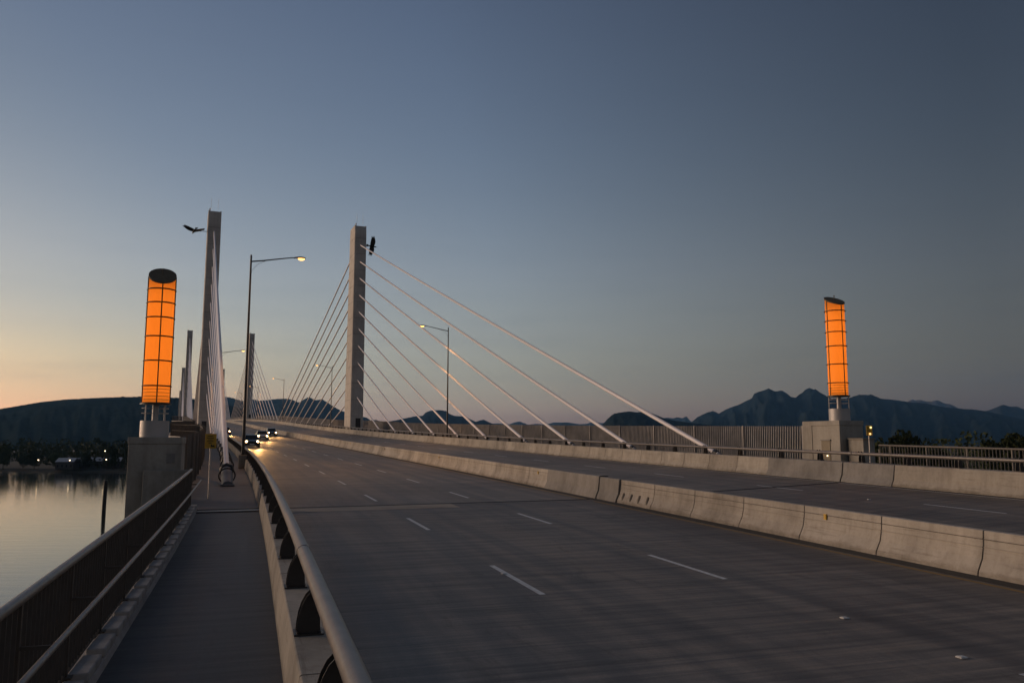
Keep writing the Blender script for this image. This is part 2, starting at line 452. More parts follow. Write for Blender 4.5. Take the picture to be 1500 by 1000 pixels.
# ------------------------------------------------------------------ left pedestrian railing (near)
def picket_rail(lab, u, a, b, sgn, mat, matr, pitch=.155, top=1.33, hand=True, hmid=.98):
    """sgn=+1: walkway lies to the right (+u)"""
    t = thing("pedestrian_railing", lab, "railing")
    mb = MB(); S = frange(a, b, 1.5)
    mb.tube([at(s, u, top) for s in S], .045, 10); mb.build("top_rail", matr, t)
    mb = MB(); sweep(mb, [(u - .02, .2), (u + .02, .2), (u + .02, .235), (u - .02, .235)], a, b); mb.build("bottom_rail", mat, t)
    if hand:
        mb = MB(); mb.tube([at(s, u + sgn * .3, hmid) for s in S] + [at(b + .25, u + sgn * .3, hmid)], .026, 8); mb.build("handrail", matr, t)
    mb = MB(); s = a + .05
    while s < b - .05:
        p = at(s, u, 0); M = Matrix.Rotation(rotz(s), 3, 'Z')
        mb.box(p + Vector((0, 0, (.22 + top) / 2)), (.045, .014, top - .22), M); s += pitch
    mb.build("picket_infill", mat, t)
    s = a + .1; first = None; k = 0
    while s < b:
        m = MB(); m.box((0, 0, top / 2), (.07, .05, top - .06)); m.box((0, 0, .19), (.16, .14, .02))
        if hand: m.box((sgn * .15, 0, hmid - .02), (.3, .016, .03))
        if first is None: first = m.build("post", mat, t); o = first
        else: o = first.copy(); link(o, t)
        o.location = at(s, u, 0); o.rotation_euler = (0, 0, rotz(s)); s += 2.0
    m = MB(); m.box((0, 0, .68), (.07, .07, 1.32)); o = m.build("post", mat, t); o.location = at(b, u, 0); o.rotation_euler = (0, 0, rotz(b))
    return t
picket_rail("dark picket railing along the near left walkway above the water", -14.62, -38, -.35, 1, mt_picket, mt_tube)
kb = thing("kerb", "low concrete kerb with raised blocks under the left railing", "kerb")
mb = MB(); sweep(mb, [(-14.86, -.3), (-14.86, .1), (-14.44, .1), (-14.40, .07), (-14.38, 0), (-14.38, -.3)], -38, -.3, 1.5); mb.build("kerb_base", mt_kerb, kb)
s = -37.92; m = MB()
m.box((0, 0, .05), (.2, .80, .1)); k0_ = bevel(m.build("kerb_block", mt_kerb, kb), .015)
i = 0
while s < -.8:
    o = k0_ if i == 0 else k0_.copy()
    if i: link(o, kb)
    o.location = at(s + .5, -14.50, .095); o.rotation_euler = (0, 0, rotz(s)); s += 1.0; i += 1
picket_rail("brown picket railing right of the right lantern pedestal behind the far parapet", 14.25, -40, .75, -1, mt_picket2, mt_picket2, .16, 1.52, False)

# ------------------------------------------------------------------ tall slatted fences
def slat_fence(lab, base_u, a, b, sgn, flare, mt_slat=mt_slat):
    t = thing("slatted_fence", lab, "fence")
    mb = MB(); s = a
    def uof(s): return base_u + flare(s)
    while s < b:
        st = .2 if s < 170 else .6
        u = uof(s); p = at(s, u, 0); M = Matrix.Rotation(rotz(s), 3, 'Z')
        lean = .12 * sgn + .08 * abs(flare(s)) / 5 * sgn
        w = .05 if s < 170 else .15
        q = at(s, u + lean, 2.38); d = (q - p)
        ax = M @ Vector((.045, 0, 0)); ay = M @ Vector((0, w / 2, 0))
        vs = [p - ax - ay, p + ax - ay, p + ax + ay, p - ax + ay]
        vs += [v + d for v in vs]
        mb.add(vs, [(0, 1, 5, 4), (1, 2, 6, 5), (2, 3, 7, 6), (3, 0, 4, 7), (4, 5, 6, 7), (0, 3, 2, 1)])
        s += st
    mb.build("slats", mt_slat, t)
    for z, ln in ((.25, .012), (1.2, .06), (2.15, .11)):
        mb = MB(); mb.tube([at(s, uof(s) + ln * sgn + .06 * sgn, z) for s in ssteps(a, b, 2)], .025, 6); mb.build("rail", mt_slat, t)
    m = MB(); m.box((0, 0, 1.2), (.09, .09, 2.4)); p0 = m.build("post", mt_slat, t)
    s = a; i = 0
    while s < min(b, 200):
        o = p0 if i == 0 else p0.copy()
        if i: link(o, t)
        o.location = at(s, uof(s) - .08 * sgn, 0); o.rotation_euler = (0, 0, rotz(s)); s += 5.2; i += 1
    return t
PYL = [132.4, 374.4, 616.4, 858.4]
def flareL(s):
    v = 0
    for p in PYL:
        d = abs(s - p)
        if d < 24: v = -4.3 * min(1, (24 - d) / 11)
    return v
def flareR(s): return -flareL(s)
slat_fence("tall slatted fence on the left edge past the left lantern pedestal, flaring round the pylons", -15.2, 5.6, 760, -1, flareL, plain("fence_slat_shaded", (.105, .095, .085), .65, .1, .2, 1.5))  # left slats coloured darker to stand in for shade on their inner side
slat_fence("tall slatted fence on the right edge left of the right lantern pedestal", 14.7, 6.4, 760, 1, flareR)
# lookout slabs round the pylons
for side, nm in ((-1, "left"), (1, "right")):
    for k, p in enumerate(PYL[:3]):
        mb = MB(); S = frange(p - 24.5, p + 24.5, 1.75)
        fl = flareR
        e = 15.0
        for i in range(len(S) - 1):
            a, b = S[i], S[i + 1]
            ua, ub = e + fl(a) + .35, e + fl(b) + .35
            P = [at(a, side * (e - .2), -.015), at(a, side * ua, -.015), at(b, side * ub, -.015), at(b, side * (e - .2), -.015)]
            Q = [q - Vector((0, 0, .45 + .10 * (abs(x) - 15) if abs(x) > 15.4 else .45)) for q, x in zip(P, (e, ua, ub, e))]
            mb.add(P + Q, [(0, 1, 2, 3), (7, 6, 5, 4), (1, 5, 6, 2), (0, 4, 5, 1), (2, 6, 7, 3), (3, 7, 4, 0)])
        # up-stand facing outward
        for i in range(len(S) - 1):
            a, b = S[i], S[i + 1]; ua, ub = e + fl(a) + .36, e + fl(b) + .36
            P = [at(a, side * ua, -.55), at(a, side * (ua + .12), -.55), at(b, side * (ub + .12), -.55), at(b, side * ub, -.55)]
            Q = [at(a, side * (ua + .05), .28), at(a, side * (ua + .2), .28), at(b, side * (ub + .2), .28), at(b, side * (ub + .05), .28)]
            mb.add(P + Q, [(3, 2, 1, 0), (4, 5, 6, 7), (0, 1, 5, 4), (1, 2, 6, 5), (2, 3, 7, 6), (3, 0, 4, 7)])
        o = mb.build("walkway_lookout", mt_concp)
        tag(o, "concrete walkway lookout flaring round the %s %s pylon" % (("first", "second", "third")[k], nm), "lookout", "walkway lookouts round the pylons")

# ------------------------------------------------------------------ pylons, cables
PU = {-1: -13.95, 1: 13.35}
CU = {-1: -13.55, 1: 12.8}
rank = ("nearest", "second", "third", "farthest")
sidew = {-1: "left", 1: "right"}
def pylon(s, side, k):
    base = at(s, PU[side], 0)
    t = thing("bridge_pylon", "tall square concrete pylon, %s on the %s side of the bridge" % (rank[k], sidew[side]), "pylon", base, rotz(s), "concrete pylons along the bridge")
    H = 41.4 - cross(PU[side]); W, L = 2.35, 5.3
    mb = MB()
    # octagonal-cornered shaft with shallow side recess; slight batter along the bridge
    def ring(z, w, l, c=.12):
        x, y = w / 2, l / 2
        return [Vector(p) for p in ((-x + c, -y, z), (x - c, -y, z), (x, -y + c, z), (x, y - c, z), (x - c, y, z), (-x + c, y, z), (-x, y - c, z), (-x, -y + c, z))]
    zs = [(-32 - base.z, 3.2, 7.5), (-1.0, 2.5, 6.2), (12, 2.42, 5.8), (26, 2.36, 5.4), (H - 1.3, 2.3, 5.0), (H, 2.3, 4.6)]
    rs = [ring(*z) for z in zs]
    for i in range(len(rs) - 1):
        mb.add(rs[i] + rs[i + 1], [(j, (j + 1) % 8, 8 + (j + 1) % 8, 8 + j) for j in range(8)])
    mb.add(rs[-1], [tuple(range(8))])
    mb.build("shaft", mt_concp, t)
    if k < 3:
        m = MB()
        for x in (-1.04, 1.04): m.box((x, 0, H + .06), (.2, 4.5, .12))
        m.build("crown_wall", mt_concp, t)
    if k < 2:
        # pour joints, standing 3 mm proud
        m = MB()
        for q in range(1, 13):
            z = q * 3.2; 
            f = max(0, min(1, (z) / H)); w = 2.48 - .16 * f; l = 6.15 - 1.1 * f
            for (cx, cy, sx, sy) in ((0, -l / 2, w - .3, .02), (0, l / 2, w - .3, .02), (-w / 2, 0, .02, l - .4), (w / 2, 0, .02, l - .4)):
                m.box((cx, cy, z), (sx, sy, .05))
        m.build("pour_joint", mt_concd, t)
        m = MB()
        if side == 1: m.box((.25, -3.03, 1.9), (.95, .14, 1.9)); 
        else: m.box((-.2, -3.03, 1.6), (.8, .14, 1.9))
        m.build("door", mt_dark, t)
        m = MB(); m.cyl((-.7, -1.9), .02, H + .4, H + 2.6, 6); m.build("lightning_rod", mt_galv, t)
        m = MB(); m.cyl((.5, -1.9), .02, H + .4, H + 2.4, 6); m.build("lightning_rod", mt_galv, t)
    m = MB(); m.cyl((-.9, -2.0), .09, H + .1, H + .3, 8); m.cyl((-.9, -2.0), .15, H + .3, H + .62, 10, .06)
    if k < 2: m.build("beacon", plain("beacon_white", (.8, .8, .78), .4), t)
    return t, H
hgt = [37.3 - 3.33 * i for i in range(10)]
off = [132.4 - v for v in (11.3, 21.4, 31.6, 42, 53, 63.4, 74, 84.8, 95.6, 106.4)]
ordn = ("topmost", "second from the top", "third from the top", "fourth from the top", "fifth from the top", "sixth from the top", "seventh from the top", "third from the bottom", "second from the bottom", "lowest")
for k, s in enumerate(PYL):
    for side in (-1, 1):
        t, H = pylon(s, side, k)
        for di, dn in ((-1, "near"), (1, "far")):
            for i in range(10):
                sb = s + di * off[i]
                A = at(sb, CU[side], .02 if side == -1 else .74)
                top = at(s + di * 2.2, PU[side], 0); top.z = at(s, 0, 0, False).z + hgt[i] + .3
                A0 = A.copy(); d = (top - A).normalized()
                near = (k == 0)
                lab = "white stay cable, %s on the %s face of the %s %s pylon" % (ordn[i], dn, rank[k], sidew[side])
                c = thing("stay_cable", lab, "cable", A0, 0, "white stay cables of the bridge")
                Lc = (top - A).length
                r = .13 if i < 5 else .115
                sag = .0035 * Lc
                m = MB(); pts = []
                st = (1.2 if side == -1 else .1) if near else .5
                for q in range(13):
                    f = q / 12; p = d * (st + (Lc - st) * f); p.z -= sag * 4 * f * (1 - f) * .4; pts.append(p)
                m.tube(pts, r, 10 if near else 6); m.build("sheath", mt_cable, c)
                if near and di == -1 or (k == 0 and i > 5) or (k == 1 and di == -1):
                    la = 2.0 if side == -1 else .3; cs = 1.0 if side == -1 else .52
                    m = MB(); m.tube([d * -.1, d * la], [.27 * (cs if cs < 1 else 1), .25 * (cs if cs < 1 else 1)], 8); m.build("anchor_tube", mt_anchor, c)
                    m = MB(); m.tube([d * (la - .09), d * la, d * (la + .09), d * (la + .28)], [.3 * cs, .36 * cs, .34 * cs, .14], 8); m.build("collar", mt_dark, c)
                    m = MB(); m.box((0, 0, .04 if side == -1 else -.37), (.62, .7, .08 if side == -1 else .74), Matrix.Rotation(rotz(sb), 3, 'Z')); m.build("anchor_block", mt_anchor, c)
                    if side == -1 and i < 9:
                        m = MB(); q = d.cross(Vector((0, 0, 1))).normalized(); w_ = q.cross(d).normalized()
                        m.tube([d * 1.25 + (q * math.cos(a_) + w_ * math.sin(a_)) * .37 for a_ in [2 * math.pi * j / 20 for j in range(21)]], .035, 6, False)
                        m.build("guard_ring", mt_rubber, c)

# cross beams under the deck at the pylons
for k, s in enumerate(PYL):
    m = MB(); a = at(s, 0, -4.2, False); m.box((0, 0, 0), (27, 3.2, 3.4)); o = m.build("cross_beam", mt_concp); o.location = a; o.rotation_euler = (0, 0, rotz(s))
    tag(o, "concrete cross beam under the deck between the %s pair of pylons" % rank[k], "beam", "concrete beams under the deck")

# ------------------------------------------------------------------ lantern towers
def lantern_mat():
    m, nt, b = M_("lantern_shell")
    nt.nodes.remove(b); o = nt.nodes["Material Output"]
    tr = nd(nt, "ShaderNodeBsdfTranslucent"); tr.inputs[0].default_value = (1.0, .40, .07, 1)
    em = nd(nt, "ShaderNodeEmission"); em.inputs[0].default_value = (1.0, .38, .04, 1); em.inputs[1].default_value = EM_SHELL
    df = nd(nt, "ShaderNodeBsdfDiffuse"); df.inputs[0].default_value = (.75, .4, .15, 1)
    mx = nd(nt, "ShaderNodeMixShader"); mx.inputs[0].default_value = .25
    nt.links.new(tr.outputs[0], mx.inputs[1]); nt.links.new(df.outputs[0], mx.inputs[2])
    ad = nd(nt, "ShaderNodeAddShader"); nt.links.new(mx.outputs[0], ad.inputs[0]); nt.links.new(em.outputs[0], ad.inputs[1])
    nt.links.new(ad.outputs[0], o.inputs[0]); return m
EM_SHELL = .022
EM_CORE = .8
mt_shell = lantern_mat(); mt_core = emis("lantern_core", (1, .55, .2), EM_CORE)
def lantern(lab, loc, rot, slope, slope_az, rib0):
    t = thing("lantern_tower", lab, "lantern", loc, rot, "orange glowing lantern towers")
    r = .46; z0, zt = 1.24, 6.02
    n = 48
    def topz(a): return zt - slope * r * math.cos(a - slope_az)
    mb = MB(); A = [2 * math.pi * i / n for i in range(n)]
    lo = [Vector((r * math.cos(a), r * math.sin(a), z0)) for a in A]
    hi = [Vector((r * math.cos(a), r * math.sin(a), topz(a))) for a in A]
    mb.add(lo + hi, [(i, (i + 1) % n, n + (i + 1) % n, n + i) for i in range(n)], smooth=True)
    mb.build("glowing_shade", mt_shell, t)
    mb = MB(); mb.cyl((0, 0), .12, z0 + .05, zt - .35, 16); mb.build("light_core", mt_core, t)
    # slanted dark lid, a disc with thickness
    mb = MB(); rr = r + .03
    def tz(x, y): return zt - slope * (x * math.cos(slope_az) + y * math.sin(slope_az))
    lo = [Vector((rr * math.cos(a), rr * math.sin(a), tz(rr * math.cos(a), rr * math.sin(a)) + .004)) for a in A]
    hi = [p + Vector((0, 0, .06)) for p in lo]
    mb.add(lo + hi, [(i, (i + 1) % n, n + (i + 1) % n, n + i) for i in range(n)] + [tuple(range(n))[::-1], tuple(range(n, 2 * n))])
    mb.cyl((.0, 0), .018, zt, zt + .32, 6); mb.cyl((0, 0), .03, zt + .25, zt + .3, 8)
    mb.build("lid", mt_lid, t)
    for z in (5.50, 4.99, 4.43, 3.72, 2.81, 1.88, 1.245):
        mb = MB(); rr = r + .035
        mb.tube([(rr * math.cos(a), rr * math.sin(a), z) for a in A + [A[0]]], .027, 8, False); mb.build("ring", mt_ring, t)
    for i in range(4):
        a = rib0 + i * math.pi / 2; rr = r + .02
        mb = MB(); mb.tube([(rr * math.cos(a), rr * math.sin(a), z0), (rr * math.cos(a), rr * math.sin(a), topz(a))], .024, 6); mb.build("rib", mt_ring, t)
    mb = MB()
    for z in (1.37, 1.5, 1.63, 1.76):
        rr = r + .008; mb.tube([(rr * math.cos(a), rr * math.sin(a), z) for a in A + [A[0]]], .008, 5, False)
    mb.build("hoop", mt_bronze, t)
    mb = MB(); mb.cyl((0, 0), .54, 1.20, 1.238, 40); mb.build("floor_plate", mt_dark, t)
    mb = MB(); mb.cyl((0, 0), .11, .6, 1.2, 16); mb.build("stem", mt_silver, t)
    for i in range(4):
        a = rib0 + math.pi / 4 + i * math.pi / 2
        mb = MB(); mb.cyl((.46 * math.cos(a), .46 * math.sin(a)), .022, .6, 1.2, 8); mb.build("strut", mt_silver, t)
    mb = MB()
    for z in (.88, 1.06):
        mb.tube([(.46 * math.cos(a), .46 * math.sin(a), z) for a in A + [A[0]]], .012, 5, False)
    mb.build("rung", mt_silver, t)
    mb = MB(); mb.cyl((0, 0), .50, 0, .6, 48); bevel(mb.build("drum", mt_silver, t), .012)
    return t
def pedestal(lab, s, u, ztop, w, l, side, extra):
    base = at(s, u, 0, False); b = Vector((base.x, base.y, ztop))
    t = thing("lantern_pedestal", lab, "pedestal", b, rotz(s), "concrete pedestals of the lantern towers")
    m = MB(); m.box((0, 0, (-30.5 - ztop) / 2 - .12), (w, l, 30.5 + ztop - .24)); bevel(m.build("shaft", mt_plaza, t), .02)
    m = MB(); m.box((0, 0, -.12), (w + .05, l + .05, .24)); bevel(m.build("cap", mt_plaza, t), .02)
    extra(t, w, l)
    return t, b
def exL(t, w, l):
    m = MB(); m.box((.42, -l / 2 - .25, -1.16 - 2.5), (1.45, .46, 5)); bevel(m.build("buttress", mt_plaza, t), .015)
    m = MB(); m.box((w / 2 - .35, -l / 2 - .012, -.75), (.28, .02, .34)); m.build("plaque", mt_concd, t)
def exR(t, w, l):
    m = MB(); m.box((-w / 2 - .004, -.0, -1.5), (.05, .62, 1.1)); m.build("panel_door", plain("panel_brown", (.21, .17, .11), .6), t)
    m = MB(); m.box((-w / 2 - .02, -.0, -.94), (.09, .72, .06)); m.build("door_hood", mt_concd, t)
    m = MB(); m.box((-w / 2 - .05, -.12, -1.7), (.04, .05, .05)); m.build("door_light", emis("door_light", (1, .75, .4), 1.2), t)
    m = MB(); m.box((-w / 2 + .25, l / 2 + .35, -1.15), (.55, .7, 2.3)); m.build("wing_wall", mt_plaza, t)
    m = MB(); m.box((0, -l / 2 - .62, -1.77), (.66, 1.0, 1.7)); bevel(m.build("side_block", mt_plaza, t), .015)
    m = MB(); m.box((0, -l / 2 - .62, -.89), (.74, 1.08, .08)); bevel(m.build("block_cap", mt_conc, t), .015)
_, bL = pedestal("left concrete pedestal standing in the water under the left lantern tower", 3.7, -16.0, .13, 1.75, 2.2, -1, exL)
_, bR = pedestal("right concrete pedestal behind the far parapet under the right lantern tower", 4.3, 15.0, 1.04, 1.4, 2.0, 1, exR)
# rotation 0 keeps local axes on the world axes, so the lid slopes are world angles
bL = bL + Vector((-.17, 0, 0)); bR = bR + Vector((.15, 0, 0))
lantern("left orange glowing cylindrical lantern tower with slanted dark lid, beside the near walkway", bL, 0, .72, R(-67), R(-64))
lantern("right orange glowing cylindrical lantern tower with slanted dark lid, across the road", bR, 0, .51, R(-77), R(-71))

# ------------------------------------------------------------------ street lamps
def street_lamp(lab, s, u, side, lit=True, H=13.3, zb=.83):
    base = at(s, u, zb)
    t = thing("street_lamp", lab, "street lamp", base, rotz(s), "street lamps along the bridge")
    m = MB(); m.tube([(0, 0, 0), (0, 0, H)], [.105, .06], 12); m.build("pole", mt_dark, t)
    m = MB(); m.box((0, 0, -zb / 2 + .02), (.55, .6, zb)); bevel(m.build("plinth", mt_conc, t), .02)
    m = MB(); m.box((0, 0, .05), (.32, .32, .04)); m.cyl((0, 0), .13, .06, .32, 12); m.build("base_plate", mt_dark, t)
    sg = side
    P = [(0, 0, H - .45), (sg * .8, 0, H - .33), (sg * 1.9, 0, H - .12), (sg * 2.7, 0, H + .02), (sg * 2.85, 0, H)]
    m = MB(); m.tube(P, [.05, .045, .04, .035, .035], 8); m.build("arm", mt_dark, t)
    m = MB(); m.tube([(0, 0, H - 1.35), (sg * .12, 0, H - 1.0), (sg * .45, 0, H - .6), (sg * .95, 0, H - .33)], .012, 5); m.build("stay", mt_dark, t)
    # cobra head: an egg-shaped housing, lower bowl glowing
    m = MB(); n = 14
    prof = [(-.1, .05), (0, .085), (.15, .115), (.35, .14), (.52, .12), (.64, .06), (.67, .01)]
    vs = []; fs = []
    for i, (x, r) in enumerate(prof):
        for k in range(n):
            a = 2 * math.pi * k / n
            vs.append(Vector((sg * (2.9 + x), r * 1.25 * math.cos(a), H + .03 + max(-.02, r * .75 * math.sin(a)))))
    for i in range(len(prof) - 1):
        for k in range(n): fs.append((i * n + k, i * n + (k + 1) % n, (i + 1) * n + (k + 1) % n, (i + 1) * n + k))
    m.add(vs, fs, smooth=True); m.build("lamp_head", mt_dark, t)
    m = MB(); vs = []; fs = []
    for i in range(5):
        ph = i / 4 * math.pi / 2
        for k in range(n):
            a = 2 * math.pi * k / n
            vs.append(Vector((sg * (3.27 + .23 * math.cos(ph) * math.cos(a)), .14 * math.cos(ph) * math.sin(a), H + .0 - .14 * math.sin(ph))))
    for i in range(4):
        for k in range(n): fs.append((i * n + k, i * n + (k + 1) % n, (i + 1) * n + (k + 1) % n, (i + 1) * n + k))
    m.add(vs, fs, smooth=True); m.build("lamp_bowl", mt_lampglow if lit else mt_silver, t)
    if lit:
        L = bpy.data.lights.new("lamp_light", 'SPOT'); L.energy = LAMP_W; L.color = (1, .5, .18); L.spot_size = R(150); L.spot_blend = .8; L.shadow_soft_size = .15
        o = bpy.data.objects.new("lamp_light", L); link(o, t); o.location = (sg * 3.27, 0, H - .2)
    return t
LAMP_W = 430
street_lamp("tallest near street lamp on the left parapet with lit orange head", 27.5, -12.58, 1)
street_lamp("street lamp behind the left cables with only its arm and lit head showing", 109, -12.58, 1)
street_lamp("faint third street lamp on the left beyond the nearest left pylon", 193, -12.58, 1)
street_lamp("nearest right street lamp standing among the cables with lit head", 66.7, 12.2, -1)
street_lamp("second right street lamp behind the nearest right pylon's far cables", 151.4, 12.2, -1)
street_lamp("third right street lamp left of the nearest right pylon, thin against the hills", 235.8, 12.2, -1)
street_lamp("distant fourth right street lamp by the second right pylon", 320, 12.2, -1)
street_lamp("most distant right street lamp near the crest", 404, 12.2, -1)

# ------------------------------------------------------------------ warning signs
def sign(lab, s, u, z0, z1, w, h, yaw, flash=False):
    b = at(s, u, 0); t = thing("warning_sign", lab, "sign", b, rotz(s) + yaw)
    m = MB(); m.cyl((0, 0), .03, z0, z1 + h - .05, 8); m.build("post", mt_post, t)
    m = MB(); m.box((0, -.045, z1 + h / 2), (w, .02, h)); bevel(m.build("plate", mt_yellow, t), .008)
    m = MB()
    for i, (ww, zz) in enumerate(((.5, .84), (.62, .72), (.4, .60), (.55, .48), (.3, .36))):
        m.box((-.04 * w, -.0575, z1 + h * zz), (w * ww, .003, h * .045))
    if not flash:
        m.prism([(.02 * w, .12 * h), (.38 * w, .10 * h), (.30 * w, .26 * h), (.22 * w, .18 * h), (.05 * w, .3 * h)], lambda p: Vector((p[0], -.0575, z1 + p[1])), lambda p: Vector((p[0], -.061, z1 + p[1])))
    m.build("markings", mt_signblk, t)
    if flash:
        for (x, zz, c) in ((.2, .8, (1, .8, .3)), (.05, .15, (1, .6, .2))):
            m = MB(); m.cyl((x * w, 0), .045, 0, .03, 10); m.v = [(a, -.07 - c_, b_ + z1 + h * zz) for a, b_, c_ in m.v]
            m.build("flasher", emis("flasher_glow", c, .5), t)
    return t
sign("dark yellow warning sign on a thin post at the end of the left railing", 4.6, -14.2, 0, 1.9, .42, .56, R(-6))
sign("small yellow sign with lit lamps on a pale post right of the right lantern", 1.9, 14.75, 0, 1.95, .3, .46, R(-14), True)

# ------------------------------------------------------------------ eagles on the pylons
def eagle(lab, s, side, dirx, M, zh, dih=.16, arm=1.3):
    root_ = at(s, PU[side], 0); root_.z = at(s, 0, 0, False).z + zh
    Rz = Matrix.Rotation(rotz(s), 3, 'Z')
    cen = root_ + Rz @ Vector((dirx * (1.15 + arm), -2.0, 0))
    t = thing("eagle_sculpture", lab, "eagle sculpture", cen, 0, "black eagle sculptures on the pylons")
    me = MB()
    # body spindle, +X = head
    X = [(-.75, .05), (-.55, .13), (-.3, .2), (0, .24), (.28, .2), (.5, .13), (.62, .12), (.74, .10), (.84, .045), (.92, .015)]
    me.tube([(x, 0, -.05 * abs(x)) for x, r in X], [r for x, r in X], 12)
    # tail fan
    for i in range(5):
        a = (i - 2) * .16
        d = Vector((-math.cos(a), math.sin(a), 0)); q = Vector((d.y, -d.x, 0)) * .09
        o = Vector((-.5, 0, -.03)); 
        P = [o - q * .6, o + q * .6, o + d * .62 + q, o + d * .68, o + d * .62 - q]
        me.add([p + Vector((0, 0, .015 + .004 * i)) for p in P] + [p - Vector((0, 0, .015 - .004 * i)) for p in P], [(0, 1, 2, 3, 4), (9, 8, 7, 6, 5)] + [(j, (j + 1) % 5, 5 + (j + 1) % 5, 5 + j) for j in range(5)])
    # wings with fingered tips
    for sy in (-1, 1):
        lead = [(.36, .12), (.5, .5), (.52, .95), (.40, 1.4), (.2, 1.8)]
        trail = [(-.42, .12), (-.46, .5), (-.44, .95), (-.42, 1.35), (-.34, 1.7)]
        vs = []
        for (a, b) in zip(lead, trail):
            zz = dih * (a[1]) - .03 * a[1] ** 2
            for th in (.035, -.02):
                vs += [Vector((a[0], sy * a[1], zz + th)), Vector((b[0], sy * b[1], zz + th * .4))]
        fs = []
        for i in range(4):
            o = i * 4; p = o + 4
            fs += [(o, o + 1, p + 1, p), (o + 2, p + 2, p + 3, o + 3), (o, p, p + 2, o + 2), (o + 1, o + 3, p + 3, p + 1)]
        fs += [(0, 2, 3, 1), (16, 17, 19, 18)]
        me.add(vs, fs)
        for i in range(6):
            f = i / 5; bx = .18 * (1 - f) - .32 * f; by = 1.78 - .08 * f
            a = -.15 - .5 * f; d = Vector((math.sin(a) * .6, sy * math.cos(a), .06)); o = Vector((bx, sy * (by - .12), dih * by - .03 * by ** 2)); q = Vector((.05, 0, 0))
            P = [o - q, o + q, o + d * .36 + q * .6, o + d * .44, o + d * .36 - q * .6]
            me.add([p + Vector((0, 0, .012)) for p in P] + [p - Vector((0, 0, .012)) for p in P], [(0, 1, 2, 3, 4), (9, 8, 7, 6, 5)] + [(j, (j + 1) % 5, 5 + (j + 1) % 5, 5 + j) for j in range(5)])
    # talons
    for sy in (-1, 1): me.tube([(-.1, sy * .08, -.15), (-.2, sy * .1, -.35), (-.12, sy * .1, -.44)], [.05, .04, .015], 6)
    me.v = [tuple(M @ Vector(v)) for v in me.v]
    me.build("body", mt_bronze, t)
    m = MB(); a = Rz @ Vector((-dirx * .05, 0, .0)); b = Rz @ Vector((-dirx * (arm + .03), 0, .1)); m.tube([a, b], .05, 8); m.tube([b, b + (b - a).normalized() * .14], .14, 8); m.build("mounting_rod", mt_dark, t)
    return t
# right eagle: banked, wings upright, head to the right
va = R(-11)
rgt = Vector((math.cos(va), -math.sin(va) * -1 * -1, 0)); rgt = Vector((math.cos(-va), math.sin(-va) * 1, 0)) if False else Vector((math.cos(va), -math.sin(va), 0))
up = Vector((0, 0, 1)); tow = Vector((-math.sin(va), -math.cos(va), 0))
M = Matrix((rgt, up, tow)).transposed()
M = M @ Matrix.Rotation(R(-8), 3, 'Z')
eagle("black eagle sculpture with upright wings on a rod right of the right pylon's top", PYL[0], 1, 1, M, 37.6)
va = R(-20); rgt = Vector((math.cos(va), -math.sin(va), 0)); tow = Vector((-math.sin(va), -math.cos(va), 0))
M = Matrix((tow * -.9 + rgt * -.43, rgt * .9 + tow * -.43, up)).transposed() @ Matrix.Rotation(R(22), 3, 'Y')
eagle("dark eagle sculpture gliding on a rod left of the left pylon's top", PYL[0], -1, -1, M, 37.4, .42, 2.3)

